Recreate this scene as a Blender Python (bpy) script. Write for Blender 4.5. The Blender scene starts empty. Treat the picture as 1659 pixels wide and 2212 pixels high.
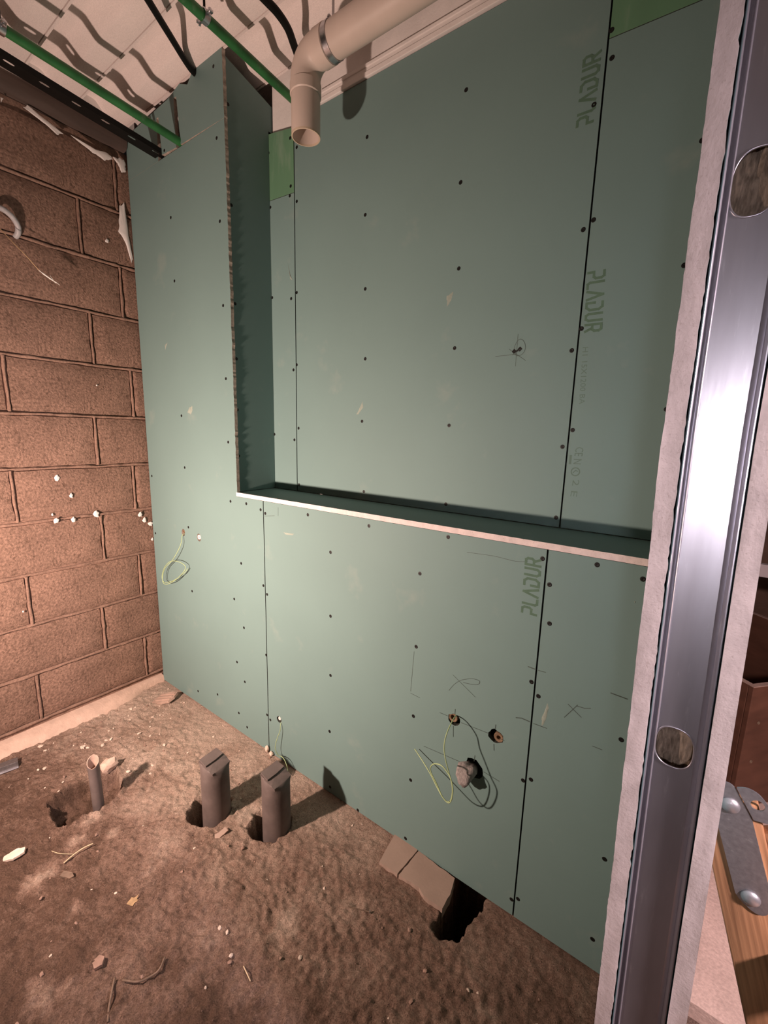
import bpy, bmesh, math, random
from mathutils import Vector, Matrix, noise
from mathutils.geometry import tessellate_polygon

random.seed(7)
S = bpy.context.scene
COL = S.collection

# ------------------------------------------------------------------ camera
RW = ((0.8079449988307443, 0.5886971549668509, 0.025700945475294345),      # right
      (0.12560559525750742, -0.12944343155885416, -0.9835993251656263),     # down
      (-0.5757153057756894, 0.7979223381759679, -0.17852682973547837))      # forward
CAM = Vector((2.4967657541196138, -1.1989537323709543, 1.5284236247241318))
FPX = 940.298
cd = bpy.data.cameras.new('camera')
cam = bpy.data.objects.new('camera', cd)
COL.objects.link(cam)
r_, d_, f_ = [Vector(v) for v in RW]
m = Matrix.Identity(4)
for i in range(3):
    m[i][0] = r_[i]; m[i][1] = -d_[i]; m[i][2] = -f_[i]; m[i][3] = CAM[i]
cam.matrix_world = m
cd.sensor_fit = 'HORIZONTAL'; cd.sensor_width = 36.0
cd.lens = FPX / 1659 * 36.0
cd.clip_start = 0.02; cd.clip_end = 50
S.camera = cam

# ------------------------------------------------------------------ world, lamps, exposure
w = bpy.data.worlds.new('world'); S.world = w; w.use_nodes = True
w.node_tree.nodes['Background'].inputs[0].default_value = (1.0, 0.85, 0.8, 1)
w.node_tree.nodes['Background'].inputs[1].default_value = 0.004

def lamp(name, loc, target, size, power, color, spread=180):
    l = bpy.data.lights.new(name, 'AREA'); l.shape = 'DISK'; l.size = size
    l.energy = power; l.color = color; l.spread = math.radians(spread)
    o = bpy.data.objects.new(name, l); COL.objects.link(o)
    o.location = loc
    o.rotation_euler = (Vector(target) - Vector(loc)).to_track_quat('-Z', 'Y').to_euler()
    return o
lamp('work_lamp', (0.92, -1.45, 1.04), (0.62, 0.0, 0.95), 0.07, 58.0, (1.0, 0.715, 0.59), 168)
lamp('site_lamp', (3.40, -0.83, 1.70), (2.66, 0.25, 0.1), 0.12, 36.0, (1.0, 0.80, 0.84), 170)
lamp('stud_glint_lamp', (2.72, -2.55, 1.46), (2.52, -0.7, 1.45), 0.14, 0.55, (1.0, 0.90, 0.97), 44)  # added lamp behind the camera, gives the metal stud its bright reflection

S.view_settings.view_transform = 'Standard'
S.view_settings.look = 'None'
S.view_settings.gamma = 1.0
S.view_settings.use_curve_mapping = False
S.view_settings.exposure = 0.0

# ------------------------------------------------------------------ helpers
def ray(px, py):
    return r_ * ((px - 829.5) / FPX) + d_ * ((py - 1106) / FPX) + f_
def hit(px, py, ax, val):                 # photograph pixel -> point on an axis plane of the room
    d = ray(px, py); t = (val - CAM[ax]) / d[ax]
    return CAM + d * t

def finish(o, parent=None, label=None, cat=None, group=None, kind=None):
    COL.objects.link(o)
    if parent is not None: o.parent = parent
    if label: o['label'] = label
    if cat: o['category'] = cat
    if group: o['group'] = group
    if kind: o['kind'] = kind
    return o

def mesh_of(name, V, F, mats, fm=None, smooth=False):
    me = bpy.data.meshes.new(name)
    me.from_pydata([tuple(v) for v in V], [], F)
    for mt in (mats if isinstance(mats, (list, tuple)) else [mats]): me.materials.append(mt)
    if fm:
        for p, i in zip(me.polygons, fm): p.material_index = i
    if smooth:
        for p in me.polygons: p.use_smooth = True
    me.update()
    return me

def obj(name, V, F, mats, parent=None, fm=None, smooth=False, origin=None, **k):
    if origin is not None:
        og = Vector(origin); V = [Vector(v) - og for v in V]
    o = bpy.data.objects.new(name, mesh_of(name, V, F, mats, fm, smooth))
    if origin is not None: o.location = og
    return finish(o, parent, **k)

def empty(name, loc=(0, 0, 0), parent=None, **k):
    o = bpy.data.objects.new(name, None); o.location = loc; o.empty_display_size = .05
    return finish(o, parent, **k)

class MB:
    def __init__(s): s.V = []; s.F = []; s.M = []
    def add(s, V, F, mi=0):
        b = len(s.V); s.V += [Vector(v) for v in V]
        s.F += [tuple(b + i for i in f) for f in F]; s.M += [mi] * len(F); return s
    def box(s, a, b, mi=0, bev=0.0):
        if bev <= 0:
            x0, y0, z0 = a; x1, y1, z1 = b
            return s.add([(x0,y0,z0),(x1,y0,z0),(x1,y1,z0),(x0,y1,z0),(x0,y0,z1),(x1,y0,z1),(x1,y1,z1),(x0,y1,z1)],
                  [(0,3,2,1),(4,5,6,7),(0,1,5,4),(1,2,6,5),(2,3,7,6),(3,0,4,7)], mi)
        bm = bmesh.new(); bmesh.ops.create_cube(bm, size=1)
        for v in bm.verts:
            for i in range(3): v.co[i] = a[i] + (v.co[i] + .5) * (b[i] - a[i])
        bmesh.ops.bevel(bm, geom=list(bm.edges), offset=bev, segments=2, affect='EDGES', profile=.5)
        return s.bm(bm, mi)
    def bm(s, bm, mi=0):
        bm.verts.ensure_lookup_table(); bm.verts.index_update()
        s.add([v.co.copy() for v in bm.verts], [[v.index for v in f.verts] for f in bm.faces], mi)
        bm.free(); return s
    def tube(s, pts, r, n=12, mi=0, cap=True, rx=None):
        pts = [Vector(p) for p in pts]; rings = []
        up = None
        for i, p in enumerate(pts):
            t = (pts[min(i+1, len(pts)-1)] - pts[max(i-1, 0)]).normalized()
            if up is None: up = t.orthogonal().normalized()
            up = (up - t * up.dot(t))
            up = up.normalized() if up.length > 1e-6 else t.orthogonal().normalized()
            sd = t.cross(up)
            rr = r[min(i, len(r)-1)] if isinstance(r, (list, tuple)) else r
            rings.append([p + (up * math.cos(2*math.pi*k/n) + sd * math.sin(2*math.pi*k/n)) * rr for k in range(n)])
        V = [v for rg in rings for v in rg]; F = []
        for i in range(len(rings)-1):
            for k in range(n):
                F.append((i*n+k, i*n+(k+1) % n, (i+1)*n+(k+1) % n, (i+1)*n+k))
        if cap:
            F.append(tuple(range(n-1, -1, -1))); F.append(tuple((len(rings)-1)*n+k for k in range(n)))
        return s.add(V, F, mi)
    def lathe(s, prof, n=24, M=None, mi=0, close=False):     # prof [(r,z)]
        V = []; F = []
        for r, z in prof:
            for k in range(n):
                a = 2*math.pi*k/n; V.append(Vector((r*math.cos(a), r*math.sin(a), z)))
        for i in range(len(prof)-1 + (1 if close else 0)):
            j = (i+1) % len(prof)
            for k in range(n): F.append((i*n+k, i*n+(k+1) % n, j*n+(k+1) % n, j*n+k))
        if not close:
            if prof[0][0] > 1e-6: F.append(tuple(range(n-1, -1, -1)))
            if prof[-1][0] > 1e-6: F.append(tuple((len(prof)-1)*n+k for k in range(n)))
        if M is not None: V = [M @ v for v in V]
        return s.add(V, F, mi)
    def obj(s, name, mats, parent=None, smooth=False, **k):
        return obj(name, s.V, s.F, mats, parent, s.M, smooth, **k)

def auto_smooth(o, ang=35):
    for p in o.data.polygons: p.use_smooth = True
    try: o.data.set_sharp_from_angle(angle=math.radians(ang))
    except Exception: pass
    return o

def spline(pts, n=8):                       # Catmull-Rom through points
    P = [Vector(p) for p in pts]; out = []
    for i in range(len(P)-1):
        p0 = P[max(i-1, 0)]; p1 = P[i]; p2 = P[i+1]; p3 = P[min(i+2, len(P)-1)]
        for k in range(n):
            t = k/n
            out.append(.5*((2*p1)+(-p0+p2)*t+(2*p0-5*p1+4*p2-p3)*t*t+(-p0+3*p1-3*p2+p3)*t**3))
    out.append(P[-1]); return out

def jag(p, q, step=.012, amp=.0015, seed=0):  # ragged polyline p -> q without q
    p = Vector(p); q = Vector(q); L = (q-p).length; n = max(2, int(L/step))
    nrm = Vector((-(q-p).y, (q-p).x)).normalized(); out = []
    for i in range(n):
        t = i/n; a = amp * (noise.noise(Vector((L*t*60, seed*7.3, 1.7))) + .6*noise.noise(Vector((L*t*190, seed*3.1, 5))))
        out.append(tuple(p + (q-p)*t + nrm*(a if i else 0)))
    return out

def slab(outline, holes=(), y0=0.0, t=.015, ax='y'):
    """board with outline/holes in (u,v); front face at y0 (ax y: u=x, v=z, normal -y; ax x: u=y, v=z, normal +x)"""
    loops = [list(outline)] + [list(h) for h in holes]
    if sum(a[0]*b[1]-b[0]*a[1] for a, b in zip(loops[0], loops[0][1:]+loops[0][:1])) < 0: loops[0].reverse()
    for h in loops[1:]:
        if sum(a[0]*b[1]-b[0]*a[1] for a, b in zip(h, h[1:]+h[:1])) > 0: h.reverse()
    tri = tessellate_polygon([[Vector((u, v, 0)) for u, v in l] for l in loops])
    flat = [p for l in loops for p in l]; N = len(flat)
    if ax == 'y':
        V = [(u, y0, v) for u, v in flat] + [(u, y0+t, v) for u, v in flat]
    else:
        V = [(y0, u, v) for u, v in flat] + [(y0-t, u, v) for u, v in flat]
    F = []; M = []
    for a, b, c in tri:
        A, B, Cc = [Vector(V[i]) for i in (a, b, c)]
        nn = (B-A).cross(Cc-A)
        want = Vector((0, -1, 0)) if ax == 'y' else Vector((1, 0, 0))
        if nn.dot(want) < 0: a, c = c, a
        F.append((a, b, c)); M.append(0); F.append((c+N, b+N, a+N)); M.append(0)
    b = 0
    for l in loops:
        n = len(l)
        for i in range(n):
            j = (i+1) % n
            q = (b+j, b+i, b+i+N, b+j+N) if ax == 'y' else (b+i, b+j, b+j+N, b+i+N)
            if ax == 'y': q = (b+i, b+i+N, b+j+N, b+j)
            F.append(q); M.append(1)
        b += n
    return V, F, M

# ------------------------------------------------------------------ materials
def mat(name, c, rough=.7, metal=0.0, var=.12, scale=8.0, bump=0.0, bscale=120.0, spec=.3, c2=None, jit=0.0,
        fine=None, detail=5.0, stretch=None, spots=None):
    mt = bpy.data.materials.new(name); mt.use_nodes = True
    nt = mt.node_tree; N = nt.nodes; L = nt.links
    bs = N['Principled BSDF']
    bs.inputs['Roughness'].default_value = rough; bs.inputs['Metallic'].default_value = metal
    bs.inputs['Specular IOR Level'].default_value = spec
    tc = N.new('ShaderNodeTexCoord'); vec = tc.outputs['Object']
    if stretch:
        mp = N.new('ShaderNodeMapping'); mp.inputs['Scale'].default_value = stretch
        L.new(vec, mp.inputs['Vector']); vec = mp.outputs['Vector']
    ns = N.new('ShaderNodeTexNoise'); ns.inputs['Scale'].default_value = scale
    ns.inputs['Detail'].default_value = detail; L.new(vec, ns.inputs['Vector'])
    rp = N.new('ShaderNodeValToRGB'); rp.color_ramp.elements[0].position = .3; rp.color_ramp.elements[1].position = .7
    a = [min(1, x*(1-var)) for x in c] + [1]; b = [min(1, x*(1+var)) for x in (c2 or c)] + [1]
    rp.color_ramp.elements[0].color = a; rp.color_ramp.elements[1].color = b
    L.new(ns.outputs['Fac'], rp.inputs['Fac']); col = rp.outputs['Color']
    def mix(col, fac, color, mode='MIX'):
        mx = N.new('ShaderNodeMix'); mx.data_type = 'RGBA'; mx.blend_type = mode
        if isinstance(fac, float): mx.inputs['Factor'].default_value = fac
        else: L.new(fac, mx.inputs['Factor'])
        L.new(col, mx.inputs[6])
        if isinstance(color, tuple): mx.inputs[7].default_value = color
        else: L.new(color, mx.inputs[7])
        return mx.outputs[2]
    if fine:                                 # (scale, low, high) fine grain
        n2 = N.new('ShaderNodeTexNoise'); n2.inputs['Scale'].default_value = fine[0]; n2.inputs['Detail'].default_value = 6
        L.new(vec, n2.inputs['Vector'])
        r2 = N.new('ShaderNodeValToRGB'); r2.color_ramp.elements[0].position = .32; r2.color_ramp.elements[1].position = .68
        r2.color_ramp.elements[0].color = (fine[1],)*3+(1,); r2.color_ramp.elements[1].color = (fine[2],)*3+(1,)
        L.new(n2.outputs['Fac'], r2.inputs['Fac']); col = mix(col, 1.0, r2.outputs['Color'], 'MULTIPLY')
    if spots:                                # (scale, lo, hi, colour, strength)
        n3 = N.new('ShaderNodeTexNoise'); n3.inputs['Scale'].default_value = spots[0]; n3.inputs['Detail'].default_value = 4
        n3.inputs['Roughness'].default_value = .6
        L.new(vec, n3.inputs['Vector'])
        r3 = N.new('ShaderNodeMapRange'); r3.inputs['From Min'].default_value = spots[1]; r3.inputs['From Max'].default_value = spots[2]
        r3.inputs['To Max'].default_value = spots[4]
        L.new(n3.outputs['Fac'], r3.inputs['Value']); col = mix(col, r3.outputs['Result'], spots[3]+(1,))
    if jit:
        oi = N.new('ShaderNodeObjectInfo'); mr = N.new('ShaderNodeMapRange')
        mr.inputs['To Min'].default_value = 1-jit; mr.inputs['To Max'].default_value = 1+jit
        L.new(oi.outputs['Random'], mr.inputs['Value'])
        hs = N.new('ShaderNodeHueSaturation'); L.new(mr.outputs['Result'], hs.inputs['Value']); L.new(col, hs.inputs['Color'])
        col = hs.outputs['Color']
    L.new(col, bs.inputs['Base Color'])
    if bump:
        nb = N.new('ShaderNodeTexNoise'); nb.inputs['Scale'].default_value = bscale; nb.inputs['Detail'].default_value = 8
        nb.inputs['Roughness'].default_value = .65
        L.new(vec, nb.inputs['Vector'])
        bp = N.new('ShaderNodeBump'); bp.inputs['Strength'].default_value = 1.0; bp.inputs['Distance'].default_value = bump
        L.new(nb.outputs['Fac'], bp.inputs['Height']); L.new(bp.outputs['Normal'], bs.inputs['Normal'])
    return mt

M = {}
M['green'] = mat('green_board_paper', (.170, .268, .258), .62, var=.035, scale=2.2, bump=.0002, bscale=260, spec=.25,
                 spots=(5.5, .62, .80, (.36, .39, .345), .30))
M['green2'] = mat('bright_green_board_paper', (.12, .25, .15), .62, var=.10, scale=7, spec=.25, stretch=(1, 1, .25),
                  spots=(14, .58, .72, (.24, .34, .26), .5))
M['gyp'] = mat('gypsum_core', (.74, .645, .63), .9, var=.10, scale=40, bump=.0004, bscale=160, spec=.1,
               spots=(330, .58, .70, (.42, .33, .30), .5))
M['edge'] = mat('board_edge_seam_shade', (.060, .068, .060), .8, var=.1)  # seam shade painted in: edges coloured dark so the gaps stay black
M['gypdirty'] = mat('dirty_gypsum_core', (.42, .36, .31), .9, var=.3, scale=60, bump=.0015, bscale=220, spec=.1)
M['block'] = mat('concrete_block', (.28, .176, .134), .95, var=.14, scale=9, bump=.007, bscale=125, spec=.1, jit=.06,
                 fine=(95, .62, 1.2), spots=(55, .585, .66, (.13, .08, .058), .75))
M['mortar'] = mat('block_mortar', (.27, .172, .132), .95, var=.16, scale=25, bump=.003, bscale=110, spec=.1, fine=(140, .75, 1.15))
M['plaster'] = mat('white_plaster', (.78, .74, .72), .9, var=.06, scale=12, bump=.0012, bscale=90, spec=.1)
M['ceil'] = mat('ceiling_foam', (.90, .80, .77), .9, var=.05, scale=6, bump=.0008, bscale=320, spec=.1, fine=(420, .9, 1.06),
                stretch=(.35, 1.6, 1))
M['soil'] = None
M['slab'] = mat('dusty_concrete', (.80, .57, .475), .95, var=.12, scale=7, bump=.0025, bscale=70, spec=.1, fine=(120, .85, 1.1),
                spots=(9, .60, .75, (.42, .31, .26), .5))
M['mslab'] = mat('smooth_mortar', (.40, .30, .25), .9, var=.08, scale=9, bump=.0006, bscale=120, spec=.1)
M['foot'] = mat('pale_mortar', (.60, .44, .36), .95, var=.1, scale=22, bump=.003, bscale=70, spec=.1)
M['black'] = mat('black_screw', (.006, .006, .006), .5, var=.1)
M['dark'] = mat('dark_wood', (.10, .074, .064), .7, var=.3, scale=5, stretch=(3, .5, 3), spec=.2)
M['pvc'] = mat('beige_pvc', (.66, .555, .49), .45, var=.05, scale=9, bump=.0002, bscale=200, spec=.35)
M['pvcin'] = mat('beige_pvc_inside', (.62, .50, .38), .5, var=.08, scale=20, spec=.3)
M['greypvc'] = mat('grey_pvc', (.140, .112, .105), .5, var=.22, scale=16, bump=.0012, bscale=38, spec=.35,
                   spots=(7, .58, .76, (.30, .23, .20), .5))
M['greenpipe'] = mat('green_pipe', (.030, .150, .045), .4, var=.3, scale=14, spec=.4, spots=(20, .6, .75, (.2, .3, .2), .4))
M['blackplastic'] = mat('black_plastic', (.006, .0055, .005), .6, var=.2, scale=20, spec=.2)
M['steel'] = mat('zinc_steel', (.55, .55, .58), .28, 1.0, var=.12, scale=30, bump=.0003, bscale=140)
M['stud'] = mat('galvanised_steel', (.60, .585, .64), .34, .86, var=.12, scale=40, bump=.00010, bscale=240, stretch=(1, 1, .14),
                spots=(150, .62, .72, (.84, .83, .88), .45))
M['plate'] = mat('zinc_plate', (.33, .32, .335), .48, .85, var=.16, scale=120, bump=.0003, bscale=300, spots=(60, .64, .72, (.55, .54, .56), .5))
M['rivet'] = mat('rivet_steel', (.46, .45, .47), .42, .8, var=.1, scale=60)
M['wool'] = mat('mineral_wool', (.46, .36, .27), .95, var=.35, scale=28, bump=.006, bscale=60, spec=.1, stretch=(3, 3, .7),
                fine=(120, .5, 1.3))
M['pine'] = mat('pine_wood', (.29, .135, .066), .55, var=.32, scale=7, c2=(.36, .18, .09), stretch=(16, 16, .6), bump=.0003, bscale=40, detail=3)
M['crate'] = mat('brown_board', (.13, .055, .032), .6, var=.25, scale=6, stretch=(1, 1, 3))
M['cratetop'] = mat('brown_board_edge', (.40, .26, .20), .8, var=.15, scale=20)
M['brownwall'] = mat('brown_wall', (.13, .075, .052), .9, var=.4, scale=5, bump=.006, bscale=20, spec=.1)
M['batten'] = mat('pale_batten', (.55, .45, .42), .8, var=.1, scale=8)
M['conc'] = mat('grey_concrete', (.20, .165, .15), .95, var=.12, scale=4, bump=.002, bscale=60, spec=.1)
M['wire'] = mat('yellow_green_wire', (.40, .52, .27), .45, var=.18, scale=18, spec=.4)
M['conduit'] = mat('grey_conduit', (.36, .35, .36), .45, var=.15, scale=60, spec=.4)
M['copper'] = mat('bright_wire', (.85, .62, .36), .3, .8, var=.1)
M['white'] = mat('white_fitting', (.80, .78, .74), .5, var=.05)
M['brass'] = mat('brass_fitting', (.24, .165, .105), .5, .25, var=.3, scale=60)
M['foamgrey'] = mat('grey_foam', (.36, .32, .31), .95, var=.25, scale=90, bump=.003, bscale=190, spec=.1)
M['print'] = mat('green_ink', (.092, .168, .120), .7, var=.1, scale=60)
M['printlight'] = mat('faint_green_ink', (.120, .195, .165), .7, var=.06, scale=60)
M['pencil'] = mat('pencil_graphite', (.065, .09, .08), .6, var=.2, scale=90)
M['smear'] = mat('plaster_smear', (.29, .345, .30), .9, var=.12, scale=60, spec=.1)
M['chip'] = mat('pale_chip', (.70, .57, .48), .9, var=.15, scale=50, jit=.14, spec=.1)
M['stone'] = mat('brown_stone', (.30, .20, .16), .9, var=.2, scale=50, jit=.22, spec=.1)
M['leaf'] = mat('dry_leaf', (.50, .33, .18), .7, var=.25, scale=60)
M['straw'] = mat('dry_straw', (.62, .48, .32), .7, var=.12, scale=60)
M['twig'] = mat('brown_twig', (.20, .14, .105), .85, var=.25, scale=60)
M['tile'] = mat('broken_tile', (.46, .33, .27), .85, var=.18, scale=26, bump=.001, bscale=120)

def soil_material():
    mt = bpy.data.materials.new('dirt_floor'); mt.use_nodes = True
    nt = mt.node_tree; N = nt.nodes; L = nt.links; bs = N['Principled BSDF']
    bs.inputs['Roughness'].default_value = .95; bs.inputs['Specular IOR Level'].default_value = .08
    tc = N.new('ShaderNodeTexCoord')
    at = N.new('ShaderNodeAttribute'); at.attribute_name = 'dust'
    def ns(scale, det=7, rgh=.6):
        n = N.new('ShaderNodeTexNoise'); n.inputs['Scale'].default_value = scale; n.inputs['Detail'].default_value = det
        n.inputs['Roughness'].default_value = rgh; L.new(tc.outputs['Object'], n.inputs['Vector']); return n
    n1 = ns(9); n2 = ns(70, 8, .7); n3 = ns(260, 4)
    add = N.new('ShaderNodeMath'); add.operation = 'MULTIPLY_ADD'; L.new(n1.outputs['Fac'], add.inputs[0])
    add.inputs[1].default_value = .9; add.inputs[2].default_value = -.45
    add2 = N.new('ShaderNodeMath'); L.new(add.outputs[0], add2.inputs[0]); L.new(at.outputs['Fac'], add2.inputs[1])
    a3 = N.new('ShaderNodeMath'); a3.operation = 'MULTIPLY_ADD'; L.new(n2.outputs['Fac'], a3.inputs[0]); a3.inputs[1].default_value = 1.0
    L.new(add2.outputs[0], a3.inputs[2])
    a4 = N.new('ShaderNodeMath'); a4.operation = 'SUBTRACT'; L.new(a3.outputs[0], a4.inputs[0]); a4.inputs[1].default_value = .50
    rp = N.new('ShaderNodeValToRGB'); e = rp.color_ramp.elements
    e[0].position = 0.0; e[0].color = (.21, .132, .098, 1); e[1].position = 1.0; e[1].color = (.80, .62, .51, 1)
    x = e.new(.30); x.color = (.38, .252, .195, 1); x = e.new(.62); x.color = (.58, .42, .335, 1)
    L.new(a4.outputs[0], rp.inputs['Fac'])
    r3 = N.new('ShaderNodeMapRange'); r3.inputs['From Min'].default_value = .3; r3.inputs['From Max'].default_value = .7
    r3.inputs['To Min'].default_value = .62; r3.inputs['To Max'].default_value = 1.24; L.new(n3.outputs['Fac'], r3.inputs['Value'])
    mx = N.new('ShaderNodeMix'); mx.data_type = 'RGBA'; mx.blend_type = 'MULTIPLY'; mx.inputs['Factor'].default_value = 1
    L.new(rp.outputs['Color'], mx.inputs[6]); L.new(r3.outputs['Result'], mx.inputs[7]); L.new(mx.outputs[2], bs.inputs['Base Color'])
    b1 = N.new('ShaderNodeBump'); b1.inputs['Distance'].default_value = .030; b1.inputs['Strength'].default_value = .9
    L.new(n2.outputs['Fac'], b1.inputs['Height'])
    b2 = N.new('ShaderNodeBump'); b2.inputs['Distance'].default_value = .006; b2.inputs['Strength'].default_value = .8
    L.new(n3.outputs['Fac'], b2.inputs['Height']); L.new(b1.outputs['Normal'], b2.inputs['Normal'])
    L.new(b2.outputs['Normal'], bs.inputs['Normal'])
    return mt
M['soil'] = soil_material()

# ------------------------------------------------------------------ floor: loose dirt with pits
def P2(l): return [tuple(hit(x, y, 2, 0)[:2]) for x, y in l]
def sdf(p, poly):                                    # signed distance, negative inside
    x, y = p; d = 1e9; ins = False
    for i in range(len(poly)):
        ax, ay = poly[i]; bx, by = poly[(i+1) % len(poly)]
        ex, ey = bx-ax, by-ay; t = max(0, min(1, ((x-ax)*ex+(y-ay)*ey)/(ex*ex+ey*ey+1e-12)))
        d = min(d, (x-ax-ex*t)**2+(y-ay-ey*t)**2)
        if (ay > y) != (by > y) and x < (bx-ax)*(y-ay)/(by-ay)+ax: ins = not ins
    d = math.sqrt(d); return -d if ins else d
STUB1 = (1.083, -.345); STUB2 = (1.328, -.243); STUB0 = (.672, -.617)
def ring(c, r, n=14): return [(c[0]+r*math.cos(2*math.pi*k/n)*(1+.12*math.sin(3*k)), c[1]+r*math.sin(2*math.pi*k/n)) for k in range(n)]
HOLE = P2([(984,1893),(1046,1940),(1038,1960),(1012,1983),(1000,2012),(985,2028),(955,2020),(935,2003),(950,1985),(955,1962)])
HOLE[0] = (HOLE[0][0], .06); HOLE[1] = (HOLE[1][0], .06)
PIT0 = P2([(101,1738),(126,1786),(150,1783),(186,1754),(212,1750),(258,1712),(262,1690),(246,1660),(212,1672),(160,1698)])
PITS = [(ring((STUB1[0]-.035, STUB1[1]-.010), .078), .16, .020),
        (ring((STUB2[0]-.032, STUB2[1]-.008), .074), .16, .020),
        (PIT0, .075, .014), (HOLE, .45, .018)]
BBOX = [(min(p[0] for p in q)-.05, max(p[0] for p in q)+.05, min(p[1] for p in q)-.05, max(p[1] for p in q)+.05) for q, _, _ in PITS]
def ss(a, b, x):
    t = max(0, min(1, (x-a)/(b-a))); return t*t*(3-2*t)
def hz(x, y, full=True):
    n = noise.noise
    z = .010*n(Vector((x*2.3, y*2.3, .5))) + .006*n(Vector((x*7, y*7, 3.1)))
    if full:
        rough = .5 + .5*ss(-.05, -.35, y)
        z += rough*(.0055*n(Vector((x*19, y*19, 9.2))) + .0075*n(Vector((x*45, y*45, 2.2))) + .0048*n(Vector((x*80, y*80, 7.7))) - .008*abs(n(Vector((x*27, y*27, 15)))))
    z += .012*ss(.35, .05, x)                       # banked up along the block wall
    z *= ss(.03, -.06, y)*.75+.25
    if x > 2.45: z -= .05*ss(2.45, 2.56, x)
    for (q, dep, ed), bb in zip(PITS, BBOX):
        if bb[0] < x < bb[1] and bb[2] < y < bb[3]:
            s = sdf((x, y), q) + .010*n(Vector((x*40, y*40, 4.4)))
            k = ss(ed*.5, -ed*.5, s)
            if dep > .1 and k > 0: z = z*(1-k) - dep*k*(1+.25*n(Vector((x*30, y*30, 8))))
            else: z -= dep*k*(1+.35*n(Vector((x*25, y*25, 8)))) - .012*ss(.03, .0, s)*ss(-.03, 0, s)*(dep < .1)
    return z
xs = [-.30, -.15] + [i*.0068 for i in range(-3, 383)] + [2.65+.15*i for i in range(0, 13)]
ys = [-3.3+.12*i for i in range(17)] + [-1.32+.0068*i for i in range(0, 206)] + [.10, .2, .35, .8, 1.6, 2.7]
BLOBS = [P2([(a_, b_)])[0]+(c_,) for a_, b_, c_ in ((70,1905,.05),(105,1880,.035),(85,2150,.06),(160,1812,.03),(245,1800,.03),(200,1770,.04),(160,1955,.03),(620,1990,.05),(570,1745,.03),(530,1760,.04),(385,1650,.06),(320,1640,.08))]
V = []; dust = []
for y in ys:
    for x in xs:
        fine = -.05 < x < 2.62 and -1.33 < y < .09
        z = hz(x, y, fine)
        if y > .15 and x < 2.45: z = -.02
        V.append((x, y, z))
        n = noise.noise
        dd = .20*n(Vector((x*3.1, y*3.1, 20))) + .16*n(Vector((x*8, y*8, 11))) + .30
        lf = ss(2.0, .9, x)*ss(-.80, -.22, y)       # white plaster dust lies thick by the pipes and along the block wall
        dd += .62*lf*(.75+.5*n(Vector((x*5, y*5, 77)))) + .20*ss(.30, .05, x) - .30*ss(-.35, -.95, y) + .22*ss(-.25, -.05, y)*ss(2.3, 1.4, x)
        for bx, by, br in BLOBS:
            q = math.hypot(x-bx, y-by)/br
            if q < 1.6: dd += .48*ss(1.3, .2, q+.7*n(Vector((x*22, y*22, 5)))+.3*n(Vector((x*60, y*60, 5))))
        sp = n(Vector((x*13+3, y*13, 41)))
        if sp > .46: dd += .9*(sp-.46)
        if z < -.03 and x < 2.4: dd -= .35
        dust.append(dd)
nx = len(xs); F = [(j*nx+i, j*nx+i+1, (j+1)*nx+i+1, (j+1)*nx+i) for j in range(len(ys)-1) for i in range(nx-1)]
floor = obj('floor', V, F, M['soil'], smooth=True, kind='structure', label='dusty brown dirt floor with pits around the pipes')
at = floor.data.attributes.new('dust', 'FLOAT', 'POINT')
at.data.foreach_set('value', dust)

# smooth mortar slab pieces beside the dark hole
def flat_piece(name, poly, z0, z1, mt, parent, seed=0):
    pts = []
    for i in range(len(poly)):
        pts += jag(poly[i], poly[(i+1) % len(poly)], .015, .0022, seed+i)
    Vv, Ff, Mm = slab(pts, (), 0, 1)
    Vv = [(a, c, z1 if b < .5 else z0) for a, b, c in Vv]
    return obj(name, Vv, [tuple(reversed(f)) for f in Ff], mt, parent, label=None)
flat_piece('mortar_slab', P2([(853,1806),(902,1842),(858,1894),(819,1868)]), -.03, .012, M['mslab'], floor, 1)
flat_piece('mortar_slab', P2([(904,1843),(982,1902),(972,1938),(955,1968),(915,1940),(905,1922),(861,1895)]), -.03, .010, M['mslab'], floor, 9)

# ------------------------------------------------------------------ left wall: concrete blocks
wl = MB().box((-.24, -3.3, -.25), (-.020, .05, 2.86)).obj('wall_left', M['mortar'], kind='structure', label='bare concrete block wall with pale mortar joints')
Z0 = .0735; CS = .25
joints = {0: [-.088, -.602], 1: [-.291], 2: [-.083, -.594], 3: [-.256], 4: [-.080, -.601], 5: [-.246], 6: [-.054, -.579], 7: [-.224], 8: [-.069], 9: [-.233], 10: [-.059]}
def brick(y0, y1, z0, z1, seed):
    bm = bmesh.new(); bmesh.ops.create_cube(bm, size=1)
    bmesh.ops.subdivide_edges(bm, edges=[e for e in bm.edges if abs((e.verts[0].co-e.verts[1].co).x) < .1], cuts=7, use_grid_fill=True)
    cy, cz = (y0+y1)/2, (z0+z1)/2
    for v in bm.verts:
        front = v.co.x > .4
        v.co = Vector((-.045 if not front else 0, (y0 + (v.co.y+.5)*(y1-y0)), (z0 + (v.co.z+.5)*(z1-z0))))
        e = min(v.co.y-y0, y1-v.co.y, v.co.z-z0, z1-v.co.z)
        if front:
            v.co.x = (-.010 if e < 1e-4 else 0) + .006*noise.noise(Vector((v.co.y*9, v.co.z*9, seed))) + .003*noise.noise(Vector((v.co.y*31, v.co.z*31, seed)))
            if e < 1e-4:
                v.co.y += .006*noise.noise(Vector((v.co.z*31, seed, 2))); v.co.z += .006*noise.noise(Vector((v.co.y*31, seed, 6)))
        v.co.y -= cy; v.co.z -= z0
    mb = MB().bm(bm)
    o = mb.obj('brick', M['block'], wl)
    o.location = (random.uniform(-.002, .002), cy, z0)
    auto_smooth(o, 60)
jm = MB()
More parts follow.
